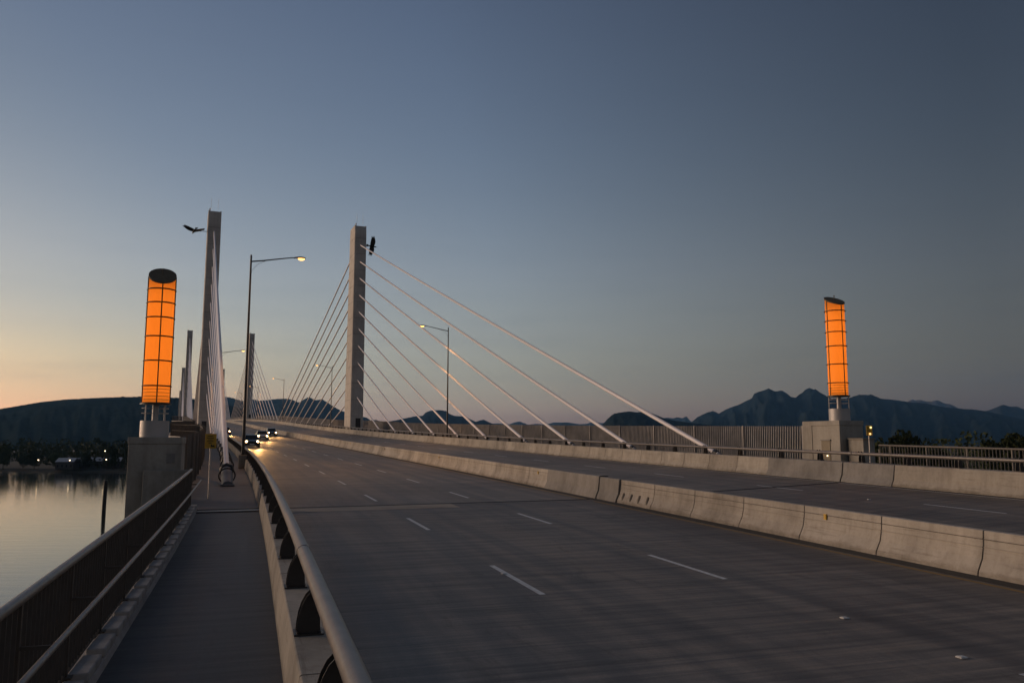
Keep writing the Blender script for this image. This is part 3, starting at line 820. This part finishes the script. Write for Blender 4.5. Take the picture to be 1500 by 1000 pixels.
# ------------------------------------------------------------------ cars with lit headlamps (at rest where the lights come from)
def car_proto(paint):
    t = bpy.data.objects.new("car", None); link(t)
    m = MB()
    # stations along y (front at -y): (y, half width low, half width high, z low, z sill, z top)
    st = [(-2.2, .70, .62, .28, .45, .62), (-2.05, .84, .80, .22, .5, .74), (-1.5, .89, .84, .2, .55, .86), (-.9, .90, .85, .2, .58, .93), (0, .91, .86, .2, .6, .95), (1.1, .91, .86, .2, .62, .97), (1.8, .89, .84, .22, .62, .98), (2.15, .84, .78, .3, .6, .9), (2.25, .74, .7, .38, .6, .78)]
    R_ = []
    for (y, wl, wh, zl, zm, zt) in st:
        R_.append([Vector(p) for p in ((-wl * .92, y, zl), (-wl, y, zl + .12), (-wl * 1.0, y, zm), (-wh, y, zt - .05), (-wh * .8, y, zt), (wh * .8, y, zt), (wh, y, zt - .05), (wl, y, zm), (wl, y, zl + .12), (wl * .92, y, zl))])
    n = 10; vs = [p for r in R_ for p in r]; fs = []
    for i in range(len(R_) - 1):
        for k in range(n): fs.append((i * n + k, i * n + (k + 1) % n, (i + 1) * n + (k + 1) % n, (i + 1) * n + k))
    fs += [tuple(range(n)), tuple(range((len(R_) - 1) * n, len(R_) * n))]
    m.add(vs, fs, smooth=False); o = m.build("body", paint, t)
    m = MB(); z = [(-.95, .92, .78), (-.25, 1.38, .62), (.2, 1.45, .60), (.9, 1.42, .60), (1.75, .96, .74)]
    pr = [Vector((sx * w, y, zz)) for (y, zz, w) in z for sx in (-1, 1)]
    base = [Vector((sx * .8, y, .9)) for y in (-.95, 1.75) for sx in (-1, 1)]
    vs = []
    for (y, zz, w) in z: vs += [Vector((-w, y, zz)), Vector((w, y, zz))]
    for (y, zz, w) in z: vs += [Vector((-.8, y, .9)), Vector((.8, y, .9))]
    fs = []
    for i in range(4):
        a = 2 * i; fs += [(a, a + 1, a + 3, a + 2), (a, a + 2, a + 12, a + 10), (a + 1, a + 11, a + 13, a + 3), (a + 10, a + 12, a + 13, a + 11)]
    m.add(vs, fs); m.build("windows", mt_glass, t)
    m = MB(); m.add([Vector(p) for p in ((-.6, -.2, 1.40), (.6, -.2, 1.40), (.58, .9, 1.45), (-.58, .9, 1.45), (-.6, -.2, 1.36), (.6, -.2, 1.36), (.58, .9, 1.40), (-.58, .9, 1.40), )], [(0, 1, 2, 3), (7, 6, 5, 4), (0, 4, 5, 1), (1, 5, 6, 2), (2, 6, 7, 3), (3, 7, 4, 0)]); m.build("roof", paint, t)
    for x in (-.82, .82):
        for y in (-1.35, 1.35):
            m = MB(); m.tube([(x - .1, y, .32), (x + .1, y, .32)], .32, 18); w = m.build("wheel", mt_rubber, t)
            m = MB(); m.tube([(x - .105, y, .32), (x + .105, y, .32)], .19, 12); m.build("rim", mt_silver, w)
    for x in (-.62, .62):
        m = MB(); m.tube([(x, -2.2, .64), (x, -2.1, .66)], [.09, .13], 12); m.build("headlight", mt_headlamp, t)
        L = bpy.data.lights.new("beam", 'SPOT'); L.energy = BEAM_W; L.color = (1, .50, .16); L.spot_size = R(13); L.spot_blend = 1; L.shadow_soft_size = .08
        b = bpy.data.objects.new("beam", L); link(b, t); b.location = (x, -2.24, .64); b.rotation_euler = (R(90 - 1.7), 0, R(180))
        m = MB(); m.box((x, 2.22, .78), (.3, .05, .12)); m.build("taillight", plain("tail_red", (.4, .02, .01), .3), t)
    m = MB(); m.box((0, -2.21, .48), (.8, .04, .14)); m.build("grille", mt_signblk, t)
    m = MB(); m.box((0, -2.23, .36), (.5, .02, .11)); m.build("number_plate", mt_paint, t)
    for x in (-.95, .95):
        m = MB(); m.box((x, -.72, .98), (.16, .1, .12)); m.build("mirror", paint, t)
    return t
BEAM_W = 2600
mt_glass = plain("car_glass", (.02, .022, .025), .08)
paints = [plain("car_paint_dark", (.03, .035, .045), .25, .3), plain("car_paint_silver", (.4, .4, .41), .25, .6), plain("car_paint_red", (.16, .02, .015), .25, .2)]
cars = [(74, -9.9, 0, "dark car with warm headlights in the lane beside the left parapet"),
        (104, -6.4, 1, "silver car with warm headlights in the middle lane of the left carriageway"),
        (140, -9.9, 2, "red car with warm headlights, farthest back in the lane by the left parapet"),
        (128, -2.6, 0, "dark car with warm headlights in the lane beside the median barrier")]
CARS_ON = True
if CARS_ON:
    for s, u, c, lab in cars:
        t = car_proto(paints[c]); tag(t, lab, "car", "oncoming cars with headlights on")
        t.location = at(s, u, .004); t.rotation_euler = (math.atan((at(s + 2, u) - at(s - 2, u)).z / 4), 0, rotz(s))

# ------------------------------------------------------------------ pixel ray -> direction (only used to trace the far skyline)
PITCH, ROLL, F = .12158, .00196, 1197.7
def ray(x, y):
    a, b = x - 750, y - 500
    cr, sr = math.cos(ROLL), math.sin(ROLL)
    a2, b2 = cr * a + sr * b, -sr * a + cr * b
    c, s_ = math.cos(PITCH), math.sin(PITCH)
    v = Vector((a2, F * c + b2 * s_, F * s_ - b2 * c))
    return math.atan2(v.x, v.y), v.z / math.hypot(v.x, v.y)
ZW = -30.0
# ------------------------------------------------------------------ mountains
def forest_mat(name, c0, c1, rock=None, snow=None, zr=900):  # farther ranges get bluer, paler colours that hold part of the haze
    m, nt, b = M_(name)
    v = coords(nt, 'Object', (.001, .001, .001)); n = noi(nt, v, 2.2, 9, .7)
    n2 = noi(nt, v, 14, 8, .75)
    c = ramp(nt, n, [(.35, c0), (.65, c1)])
    c = mixc(nt, .6, c, ramp(nt, n2, [(.35, (.45, .45, .45)), (.65, (1.4, 1.4, 1.4))]), 'MULTIPLY')
    if rock:
        g = nd(nt, "ShaderNodeNewGeometry"); sp = nd(nt, "ShaderNodeSeparateXYZ"); nt.links.new(g.outputs["Position"], sp.inputs[0])
        mr = nd(nt, "ShaderNodeMapRange"); mr.inputs[1].default_value = zr * .72; mr.inputs[2].default_value = zr
        nt.links.new(sp.outputs[2], mr.inputs[0])
        ml = nd(nt, "ShaderNodeMath", operation='MULTIPLY'); nt.links.new(mr.outputs[0], ml.inputs[0])
        r2 = nd(nt, "ShaderNodeMapRange"); r2.inputs[1].default_value = .42; r2.inputs[2].default_value = .58; nt.links.new(n2, r2.inputs[0]); nt.links.new(r2.outputs[0], ml.inputs[1])
        c = mixc(nt, ml.outputs[0], c, rock)
    nt.links.new(c, b.inputs["Base Color"]); b.inputs["Roughness"].default_value = 1.0; b.inputs["Specular IOR Level"].default_value = 0
    return m
def mountain(name, pts, D, W, mat, seed, rough=1.0, rows=26):
    az = [ray(x, y) for x, y in pts]
    A = [a for a, e in az]; Ee = [e for a, e in az]
    cols = int((A[-1] - A[0]) / .0016) + 2
    mb = MB(); vs = []
    for j in range(rows * 2 + 1):
        t = j / rows                                   # 0 foot, 1 ridge, 2 back foot
        for i in range(cols):
            a = A[0] + (A[-1] - A[0]) * i / (cols - 1)
            k = 0
            while k < len(A) - 2 and A[k + 1] < a: k += 1
            f = (a - A[k]) / (A[k + 1] - A[k]); f = max(0, min(1, f))
            e = Ee[k] * (1 - f) + Ee[k + 1] * f
            h = D * e - ZW
            q = 1 - abs(1 - t)
            dist = D + (t - 1) * W + mnoise.fractal(Vector((a * 14, seed, 0)), 1, 2, 3) * W * .10 * (1 - q)
            hh = h * (q ** 1.05)
            nn = mnoise.fractal(Vector((a * 55, t * 2.2, seed)), .8, 2.1, 6)
            rg = 1 - abs(mnoise.noise(Vector((a * 70 + t * .6, t * 1.4, seed + 5)))) * 2
            hh += h * (nn * .14 + (rg - .5) * .10) * 4 * q * (1 - q) * rough
            if q > .97: hh += mnoise.fractal(Vector((a * 420, seed, 1)), .6, 2.2, 5) * h * .012 * rough
            vs.append(Vector((math.sin(a) * dist, math.cos(a) * dist, ZW - 6 + max(0, hh))))
    fs = []
    for j in range(rows * 2):
        for i in range(cols - 1):
            o = j * cols + i; fs.append((o, o + 1, o + cols + 1, o + cols))
    mb.add(vs, fs, smooth=True)
    o = mb.build(name, mat); o["kind"] = "structure"; return o
fm = forest_mat("forest_slope", (.012, .019, .020), (.022, .030, .030))
fm2 = forest_mat("mountain_forest", (.014, .022, .024), (.026, .034, .035), rock=(.12, .115, .115), zr=1250)
fm3 = forest_mat("snow_rock", (.10, .10, .11), (.24, .22, .22))
mountain("hill", [(-700, 640), (-450, 628), (-200, 612), (-60, 601), (0, 597), (15, 594.5), (30, 592), (60, 587), (100, 583), (150, 580.5), (172, 580), (180, 579), (190, 579.8), (205, 579), (240, 580), (265, 581), (300, 584), (345, 594), (400, 612), (450, 628), (500, 640)], 5200, 2200, fm, 3, .7)
mountain("mountain_range", [(200, 612), (250, 592), (300, 583), (327, 580), (338, 581), (346, 584), (356, 586.5), (368, 583), (380, 586), (392, 585), (408, 583), (420, 583), (430, 585), (438, 589), (444, 585), (451, 581), (456, 582), (462, 585), (473, 584), (486, 593), (500, 601), (516, 605), (532, 609.5), (538, 611), (543, 615), (551, 614), (560, 617), (573, 616), (592, 612), (606, 609), (619, 608), (624, 603), (629.5, 601), (643, 599.5), (654, 601), (658, 605), (665, 608), (678, 609), (689, 613), (697, 617), (704, 614.5), (709, 613.5), (717, 618), (735, 624), (760, 636)], 11000, 4200, fm2 if False else forest_mat("far_forest_hazed", (.012, .022, .030), (.022, .034, .042)), 11, .8)  # bluer than plain forest: some distance haze is painted into the base
mountain("mountain_range", [(690, 628), (715, 620), (731, 619.5), (745, 621), (757, 617), (762, 617), (774, 621.5), (785, 620), (800, 621), (811, 618), (832, 618), (849, 620.7), (859, 620), (871, 616.5), (880, 619), (900, 618), (930, 619), (960, 614), (977, 611), (985, 612), (993, 610.5), (999, 612), (1005, 609), (1012, 616.5), (1030, 624)], 19000, 5000, forest_mat("faint_range_hazed", (.03, .04, .05), (.05, .06, .07)), 21, .8)  # pale blue-grey base imitates thicker haze over this range
mountain("hill", [(868, 646), (878, 630), (884, 619), (890, 612), (899, 604.5), (910, 602.5), (922, 601), (934, 602.5), (943, 601.5), (952, 603), (960, 606), (972, 611), (988, 614.5), (1012, 618), (1040, 621), (1080, 624), (1150, 628), (1240, 640)], 6500, 1500, fm, 31, .6)
mountain("mountain_range", [(985, 640), (1000, 625), (1014, 616.5), (1022, 610), (1031, 605.5), (1038, 602.5), (1045, 601), (1053, 605), (1063, 599), (1073, 595), (1082, 592), (1092, 587), (1101, 582.5), (1105, 575.5), (1112, 573), (1119, 571), (1126, 568), (1131, 571), (1136, 572.5), (1145, 571), (1152, 575), (1158, 580), (1164, 582), (1170, 578), (1175, 574.5), (1180, 570), (1185, 567.5), (1190, 569), (1196, 570), (1206, 577), (1218, 583), (1232, 583), (1245, 582), (1252, 579), (1260, 577.5), (1278, 577.5), (1290, 583), (1311, 585), (1332, 588), (1356, 590), (1380, 595), (1404, 597.5), (1428, 599), (1446, 602), (1470, 607), (1500, 614), (1560, 624), (1640, 634), (1750, 645)], 13500, 5200, fm2, 41, 1.0, 34)
mountain("mountain_range", [(1300, 600), (1320, 592), (1331, 586.5), (1336, 584.5), (1342, 586), (1348, 585), (1357, 587.5), (1366, 587), (1373, 585.5), (1379, 588), (1384, 590.5), (1390, 591), (1396, 593.5), (1403, 596.5), (1415, 604), (1430, 614)], 20500, 4000, fm3, 51, 1.2)
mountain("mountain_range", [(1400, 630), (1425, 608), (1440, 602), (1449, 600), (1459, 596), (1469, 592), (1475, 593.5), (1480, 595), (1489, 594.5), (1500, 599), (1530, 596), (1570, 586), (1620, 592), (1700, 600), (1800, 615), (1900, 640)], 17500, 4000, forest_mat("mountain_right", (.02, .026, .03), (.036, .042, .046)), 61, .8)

# ------------------------------------------------------------------ ground and river
m, nt, b = M_("land")
n = noi(nt, coords(nt, 'Object', (.01, .01, .01)), 3, 8, .7)
nt.links.new(ramp(nt, n, [(.3, (.010, .012, .008)), (.7, (.022, .022, .015))]), b.inputs["Base Color"]); b.inputs["Roughness"].default_value = 1
mt_land = m
def sheet(name, pts, z, mat):
    mb = MB(); mb.add([Vector((x, y, z)) for x, y in pts], [tuple(range(len(pts)))]); o = mb.build(name, mat); o["kind"] = "structure"; return o
G = 26000
sheet("ground", [(-G, -3000), (G, -3000), (G, G), (-G, G)], ZW - 3, mt_land)
m, nt, b = M_("river_water")
b.inputs["Base Color"].default_value = (.02, .026, .026, 1); b.inputs["Roughness"].default_value = .07; b.inputs["IOR"].default_value = 1.33
b.inputs["Specular IOR Level"].default_value = .5
n1 = noi(nt, coords(nt, 'Object', (.05, .25, 1)), 1.0, 4, .55)
bump(nt, b, n1, .35, .14)
mt_water = m
def shore_y(x):                                    # far bank
    return 800 - (x + 400) * .10 + 14 * mnoise.noise(Vector((x * .006, 3, 0))) + 4 * mnoise.noise(Vector((x * .05, 9, 0)))
sheet("river", [(-6000, -2500), (6000, -2500), (6000, 1500), (-6000, 1500)], ZW, mt_water)
# far bank: raised land with a sloping shore
mb = MB(); xs = [-6000 + 40 * i for i in range(301)]
vs = []
for x in xs:
    y = shore_y(x)
    vs += [Vector((x, y - 3, ZW - 1)), Vector((x, y + 2, ZW + .6)), Vector((x, y + 14, ZW + 2.2)), Vector((x, y + 600, ZW + 3)), Vector((x * 4, G, ZW + 3.2))]
fs = []
for i in range(len(xs) - 1):
    for k in range(4): fs.append((i * 5 + k, i * 5 + k + 1, (i + 1) * 5 + k + 1, (i + 1) * 5 + k))
mb.add(vs, fs); o = mb.build("river_bank", mt_land); o["kind"] = "structure"
# near-right bank beyond the bridge
mb = MB(); vs = []
for i in range(60):
    t = i / 59; x = 60 + 1400 * t; y = 200 + 160 * t + 8 * mnoise.noise(Vector((x * .02, 5, 5)))
    vs += [Vector((x, y - 3, ZW - 1)), Vector((x, y + 4, ZW + 1.2)), Vector((x + 30, y + 520 + 100 * t, ZW + 2)), Vector((x + 30, y + 540 + 100 * t, ZW - 1))]
fs = []
for i in range(59):
    for k in range(3): fs.append((i * 4 + k, i * 4 + k + 1, (i + 1) * 4 + k + 1, (i + 1) * 4 + k))
mb.add(vs, fs); o = mb.build("river_bank", mt_land); o["kind"] = "structure"

# ------------------------------------------------------------------ trees
m, nt, b = M_("leaves")
oi = nd(nt, "ShaderNodeObjectInfo"); n = noi(nt, coords(nt, 'Object'), .35, 3, .6)
c = ramp(nt, n, [(.3, (.022, .032, .014)), (.7, (.075, .085, .035))])
hs = nd(nt, "ShaderNodeHueSaturation"); nt.links.new(c, hs.inputs["Color"])
mr = nd(nt, "ShaderNodeMapRange"); mr.inputs[3].default_value = .6; mr.inputs[4].default_value = 1.5; nt.links.new(oi.outputs["Random"], mr.inputs[0]); nt.links.new(mr.outputs[0], hs.inputs["Value"])
nt.links.new(hs.outputs[0], b.inputs["Base Color"]); b.inputs["Roughness"].default_value = .9; b.inputs["Specular IOR Level"].default_value = .1
mt_leaf = m
mt_bark = plain("bark", (.06, .05, .04), .9)
def crown_mesh(h, w, conifer, seed, n, ls=1.0):
    rnd = random.Random(seed); mb = MB()
    blobs = []
    if not conifer:
        for i in range(11):
            a = rnd.uniform(0, 6.28); rr = rnd.uniform(0, .36) * w; z = h * rnd.uniform(.28, .86)
            blobs.append((rr * math.cos(a), rr * math.sin(a), z, w * rnd.uniform(.16, .28)))
        blobs.append((0, 0, h * .86, w * .18))
    for i in range(n):
        if conifer:
            z = h * (1 - rnd.random() ** .7 * .9); rr = (1 - z / h) * w * .5 * rnd.uniform(.55, 1.1) + .1
            a = rnd.uniform(0, 6.28); p = Vector((rr * math.cos(a), rr * math.sin(a), z - rr * .25))
        else:
            bx, by, bz, br = rnd.choice(blobs)
            d = Vector((rnd.gauss(0, 1), rnd.gauss(0, 1), rnd.gauss(0, .8))).normalized() * br * rnd.uniform(.7, 1.12)
            p = Vector((bx, by, bz)) + d
        s_ = rnd.uniform(.035, .075) * w * (.7 if conifer else 1) * ls
        u = Vector((rnd.gauss(0, 1), rnd.gauss(0, 1), rnd.gauss(0, .6))).normalized(); v = u.orthogonal().normalized()
        q = u.cross(v)
        mb.add([p + v * s_, p + q * s_ * .8 + u * s_ * .3, p - v * s_, p - q * s_ * .8 + u * s_ * .2], [(0, 1, 2, 3)])
    return mb
def tree_proto(h, w, conifer, seed, n, ls=1.0):
    t = bpy.data.objects.new("conifer_tree" if conifer else "leafy_tree", None); link(t)
    m = MB(); m.tube([(0, 0, -1), (.1, 0, h * .45), (0, .1, h * (.95 if conifer else .7))], [h * .018 + .1, h * .013 + .05, .05], 7)
    if not conifer:
        rnd = random.Random(seed + 1)
        for i in range(6):
            a = i * 1.1 + rnd.random(); z = h * rnd.uniform(.25, .5)
            m.tube([(0, 0, z), (math.cos(a) * w * .15, math.sin(a) * w * .15, z + h * .14), (math.cos(a) * w * .3, math.sin(a) * w * .3, z + h * .28)], [.2, .13, .05], 5)
    m.build("trunk", mt_bark, t)
    crown_mesh(h, w, conifer, seed, n, ls).build("crown", mt_leaf, t)
    return t
protos = [tree_proto(24, 17, False, 1, 6500, .42), tree_proto(20, 16, False, 2, 6000, .42), tree_proto(27, 9, True, 3, 2600, .7), tree_proto(15, 15, False, 4, 5000, .42)]
used = [False] * 4
def plant(k, x, y, z, sc_, lab, group):
    o = protos[k]
    if used[k]: o = copy_tree(o)
    used[k] = True
    o.location = (x, y, z); s_ = sc_; o.scale = (s_, s_, s_ * random.uniform(.92, 1.08)); o.rotation_euler = (0, 0, random.uniform(0, 6.28))
    o["label"] = lab; o["category"] = "tree"; o["group"] = group
    return o
# front row along the far bank on the left
i = 0; x = -900.0
while x < -330:
    k = random.choice((0, 0, 1, 1, 3, 2))
    y = shore_y(x) + random.uniform(9, 30)
    plant(k, x, y, ZW + 2, random.uniform(.72, .98), "dark tree in the front row on the far river bank at the left edge", "dark trees in front on the left far bank")
    x += random.uniform(11, 19); i += 1
# far-off wood behind, one mass
def wood(name, x0, x1, yf, depth, rows, h, seed, per=46, zb=ZW + 2, lab="", ls=1.0):
    rnd = random.Random(seed); mb = MB()
    for r_ in range(rows):
        x = x0
        while x < x1:
            y = yf(x) + 14 + depth * (r_ + rnd.random()) / rows
            hh = h * rnd.uniform(.65, 1.12) * (1.0 if rnd.random() < .8 else 1.2); con = rnd.random() < .33; w = hh * (.34 if con else .62)
            for q in range(per):
                if con:
                    z = hh * (1 - rnd.random() ** .75); rr = (1 - z / hh) * w * .5 * rnd.uniform(.6, 1.1)
                else:
                    z = hh * rnd.uniform(.12, 1); e = abs(z / hh - .58) / .45; rr = w * .5 * math.sqrt(max(0, 1 - e * e)) * rnd.uniform(.7, 1.05)
                a = rnd.uniform(0, 6.28); p = Vector((x + rr * math.cos(a), y + rr * math.sin(a), zb + z))
                s_ = rnd.uniform(.9, 2.2) * hh / 22 * ls
                u = Vector((rnd.gauss(0, 1), rnd.gauss(0, 1), rnd.gauss(0, .6))).normalized(); v = u.orthogonal().normalized(); qv = u.cross(v)
                mb.add([p + v * s_, p + qv * s_ * .8, p - v * s_, p - qv * s_ * .8], [(0, 1, 2, 3)])
            x += rnd.uniform(7, 13) * (1 + r_ * .15)
    o = mb.build(name, mt_leaf); o["kind"] = "stuff"; o["label"] = lab; o["category"] = "wood"; return o
wood("wood", -1050, -250, shore_y, 700, 9, 24, 5, per=90, ls=.75, lab="dark mass of trees on the far river bank below the left hill")
wood("wood", -250, 1500, lambda x: 1000, 900, 5, 22, 6, per=22, lab="low dark wood on the plain beyond the bridge")
# right bank trees seen over the right railing
wood("wood", 120, 620, lambda x: 300 + .12 * x, 260, 5, 26.5, 9, per=230, ls=.42, lab="dark mass of trees behind the right picket railing")
for (x, y, s_, k, lab) in ((122, 256, 1.58, 1, "rounded dark tree rising above the right railing just past the yellow sign"), (162, 265, 1.24, 0, "broad dark tree at the right edge above the picket railing"), (180, 262, 1.34, 1, "dark tree cut by the right edge of the view"), (142, 285, 1.62, 3, "low dark tree between the two taller trees over the right railing")):
    plant(k, x, y, ZW + 1.2, s_, lab, "dark trees over the right railing")
for k in range(4):
    if not used[k]:
        plant(k, -300, shore_y(-300) + 30, ZW + 2, .8, "dark pointed tree on the far bank beside the left pedestal", "dark trees in front on the left far bank")

# ------------------------------------------------------------------ buildings, lamps across the river
def shed(x, y, w, d, h, lab, roofc=(.35, .36, .38)):
    t = thing("shed", lab, "shed", (x, y, ZW + 2), R(8))
    m = MB(); m.box((0, 0, h / 2), (w, d, h)); m.build("wall", plain("shed_wall", (.05, .047, .043), .8), t)
    m = MB(); m.prism([(-d / 2 - .5, h), (0, h + d * .22), (d / 2 + .5, h), (d / 2 + .5, h + .3), (0, h + d * .22 + .3), (-d / 2 - .5, h + .3)], lambda p: Vector((-w / 2 - .5, p[0], p[1])), lambda p: Vector((w / 2 + .5, p[0], p[1])))
    m.build("roof", plain("shed_roof", roofc, .4), t)
    for k in range(4):
        m = MB(); m.box((-w / 2 + w * (k + .5) / 4, -d / 2 - .02, h * .5), (w * .08, .06, h * .3)); m.build("window", mt_glass, t)
def atpx(x, dist):
    a, e = ray(x, 650); return math.sin(a) * dist, math.cos(a) * dist
for (px, dist, w, lab) in ((128, 940, 34, "long pale roofed shed among the far bank trees left of the left pedestal"), (101, 915, 16, "small pale roofed shed beside the longer shed on the far bank"), (172, 930, 12, "low shed nearest the left pedestal on the far bank")):
    x, y = atpx(px, dist); shed(x, y, w, 16, 7.5, lab)
for (px, dist, hh, lab) in ((59, 835, 11, "leftmost lit lamp on the far river bank"), (105, 835, 10.6, "second lit lamp from the left on the far river bank"), (158, 835, 11, "lower of two lit lamps above each other on the far bank by the left pedestal"), (155.5, 900, 18, "higher of two lit lamps above each other on the far bank by the left pedestal"), (1077, 700, 17, "leftmost of three tiny lit lamps seen under the far rail"), (1087, 700, 17, "middle of three tiny lit lamps seen under the far rail"), (1111, 700, 18, "rightmost of three tiny lit lamps seen under the far rail")):
    x, y = atpx(px, dist); t = thing("shore_lamp", lab, "lamp", (x, y, ZW + 2), 0, "lit lamps far across the water")
    m = MB(); m.tube([(0, 0, 0), (0, 0, hh)], .12, 6); m.build("pole", mt_dark, t)
    m = MB(); m.tube([(0, 0, hh), (0, -.5, hh + .3), (0, -1.2, hh + .35)], .1, 6); m.build("arm", mt_dark, t)
    m = MB(); m.tube([(0, -1.2, hh + .35), (0, -1.2, hh - .3)], [.55, .35], 8); m.build("lamp_head", emis("shore_glow", (1, .74, .42), 2.0), t)

# piling in the river
x, y = atpx(158, 404)
t = thing("river_piling", "dark tall piling standing in the calm river left of the left pedestal", "piling", (x, y, ZW), 0)
m = MB(); m.tube([(0, 0, -3), (.05, 0, 6), (.12, 0, 12.6)], [.85, .8, .75], 14); m.build("pile", plain("wet_timber", (.03, .024, .02), .8), t)
m = MB(); m.tube([(.12, 0, 12.6), (.12, 0, 12.9)], [.85, .8], 14); m.build("pile_cap", mt_dark, t)

# ------------------------------------------------------------------ haze
HAZE = 2.1e-5
if HAZE:
    mb = MB(); mb.box((0, 11000, 1000), (52000, 30000, 2080 + 0)); o = mb.build("haze", bpy.data.materials.new("haze_air"))
    o.location = (0, 0, 0)
    hm = o.data.materials[0]; hm.use_nodes = True; nt = hm.node_tree; nt.nodes.clear()
    out = nt.nodes.new("ShaderNodeOutputMaterial"); pv = nt.nodes.new("ShaderNodeVolumePrincipled")
    pv.inputs["Color"].default_value = (.26, .58, 1, 1); pv.inputs["Density"].default_value = HAZE; pv.inputs["Anisotropy"].default_value = .3
    nt.links.new(pv.outputs[0], out.inputs["Volume"])
    tag(o, "thin dusk haze filling the air over the river and the mountains", "haze", kind="stuff")

# ------------------------------------------------------------------ light
SUN_AZ, SUN_EL = R(-52), R(-.37)        # compass angle from +Y, clockwise
w = bpy.data.worlds.new("World"); sc.world = w; w.use_nodes = True
nt = w.node_tree; bg = nt.nodes["Background"]
sky = nt.nodes.new("ShaderNodeTexSky"); sky.sky_type = 'NISHITA'; sky.sun_disc = False
sky.sun_elevation = SUN_EL; sky.sun_rotation = SUN_AZ
sky.altitude = 0; sky.air_density = 1.46; sky.dust_density = .43; sky.ozone_density = 1.24
hs = nt.nodes.new("ShaderNodeHueSaturation"); hs.inputs["Saturation"].default_value = .6
nt.links.new(sky.outputs[0], hs.inputs["Color"])
# afterglow: the side of the sky over the sunset and the band above the horizon are brighter than the dusk side
tc = nt.nodes.new("ShaderNodeTexCoord"); dp = nd(nt, "ShaderNodeVectorMath", operation='DOT_PRODUCT'); dp.inputs[1].default_value = (math.sin(SUN_AZ), math.cos(SUN_AZ), 0)
nt.links.new(tc.outputs["Generated"], dp.inputs[0]); sx = nt.nodes.new("ShaderNodeSeparateXYZ"); nt.links.new(tc.outputs["Generated"], sx.inputs[0])
m1 = nd(nt, "ShaderNodeMapRange"); m1.inputs[1].default_value = -1; nt.links.new(dp.outputs["Value"], m1.inputs[0])
gA = lambda v: (v, v, v)
fa = ramp(nt, m1.outputs[0], [(0, (.72, .68, .62)), (.36, (.62, .60, .57)), (.5, gA(.42)), (.56, gA(.40)), (.66, gA(.54)), (.81, (.73, .745, .76)), (.92, (.76, .74, .72)), (1.0, (.92, .80, .66))])
fb = ramp(nt, sx.outputs[2], [(0, (.98, .98, .74)), (.06, (.92, .94, .84)), (.13, (.92, .91, .93)), (.2, (.92, .90, .96)), (.34, (.75, .76, .84)), (.5, (.61, .62, .71)), (1.0, (.5, .5, .58))])
c1 = mixc(nt, 1.0, hs.outputs[0], fa, 'MULTIPLY'); c2 = mixc(nt, 1.0, c1, fb, 'MULTIPLY'); c3 = mixc(nt, 1.0, c2, (.79, .99, 1.27), 'MULTIPLY')
ga = nd(nt, "ShaderNodeMapRange", interpolation_type='SMOOTHSTEP'); ga.inputs[1].default_value = .70; ga.inputs[2].default_value = 1.0; nt.links.new(dp.outputs["Value"], ga.inputs[0])
gz = nd(nt, "ShaderNodeMapRange", interpolation_type='SMOOTHSTEP'); gz.inputs[1].default_value = .0; gz.inputs[2].default_value = .17; gz.inputs[3].default_value = 1; gz.inputs[4].default_value = 0; nt.links.new(sx.outputs[2], gz.inputs[0])
gm = nd(nt, "ShaderNodeMath", operation='MULTIPLY'); nt.links.new(ga.outputs[0], gm.inputs[0]); nt.links.new(gz.outputs[0], gm.inputs[1])
c3 = mixc(nt, gm.outputs[0], c3, mixc(nt, 1.0, c3, (1.72, 1.42, .96), 'MULTIPLY'))
sc2 = nd(nt, "ShaderNodeVectorMath", operation='SCALE'); sc2.inputs[3].default_value = 2.25; 
# faint stretched cirrus, strongest low over the hills
mpv = nt.nodes.new("ShaderNodeMapping"); mpv.inputs["Scale"].default_value = (1.6, 1.6, 22); nt.links.new(tc.outputs["Generated"], mpv.inputs[0])
cn = noi(nt, mpv.outputs[0], 2.2, 7, .62, .4)
cl = ramp(nt, cn, [(.40, (1.0, 1.0, 1.0)), (.52, (.985, .985, .99)), (.66, (.90, .905, .93))])
lowm = nd(nt, "ShaderNodeMapRange"); lowm.inputs[1].default_value = .0; lowm.inputs[2].default_value = .26; lowm.inputs[3].default_value = 1.0; lowm.inputs[4].default_value = .12
nt.links.new(sx.outputs[2], lowm.inputs[0])
c3 = mixc(nt, lowm.outputs[0], c3, mixc(nt, 1.0, c3, cl, 'MULTIPLY'))
nt.links.new(c3, sc2.inputs[0])
nt.links.new(sc2.outputs[0], bg.inputs[0]); bg.inputs[1].default_value = .1
L = bpy.data.lights.new("sun", 'SUN'); L.energy = .88; L.angle = R(36); L.color = (1, .70, .48)
o = bpy.data.objects.new("sun", L); link(o)
az = R(-76); el = R(6)                                     # the warm afterglow low in the west, left of the view
sd = Vector((math.sin(az) * math.cos(el), math.cos(az) * math.cos(el), math.sin(el)))
o.rotation_euler = (-sd).to_track_quat('-Z', 'Y').to_euler()

# ------------------------------------------------------------------ camera
cam = bpy.data.cameras.new("camera"); cam.sensor_width = 36; cam.lens = 1197.7 / 1500 * 36; cam.clip_end = 60000; cam.clip_start = .1
o = bpy.data.objects.new("camera", cam); link(o); sc.camera = o
o.matrix_world = Matrix.Rotation(R(90) + PITCH, 4, 'X') @ Matrix.Rotation(ROLL, 4, 'Z')
sc.view_settings.view_transform = 'Standard'; sc.view_settings.look = 'None'; sc.view_settings.gamma = 1
sc.view_settings.exposure = 1.8
sc.cycles.max_bounces = 6; sc.cycles.volume_bounces = 1
sc.cycles.sample_clamp_indirect = 3
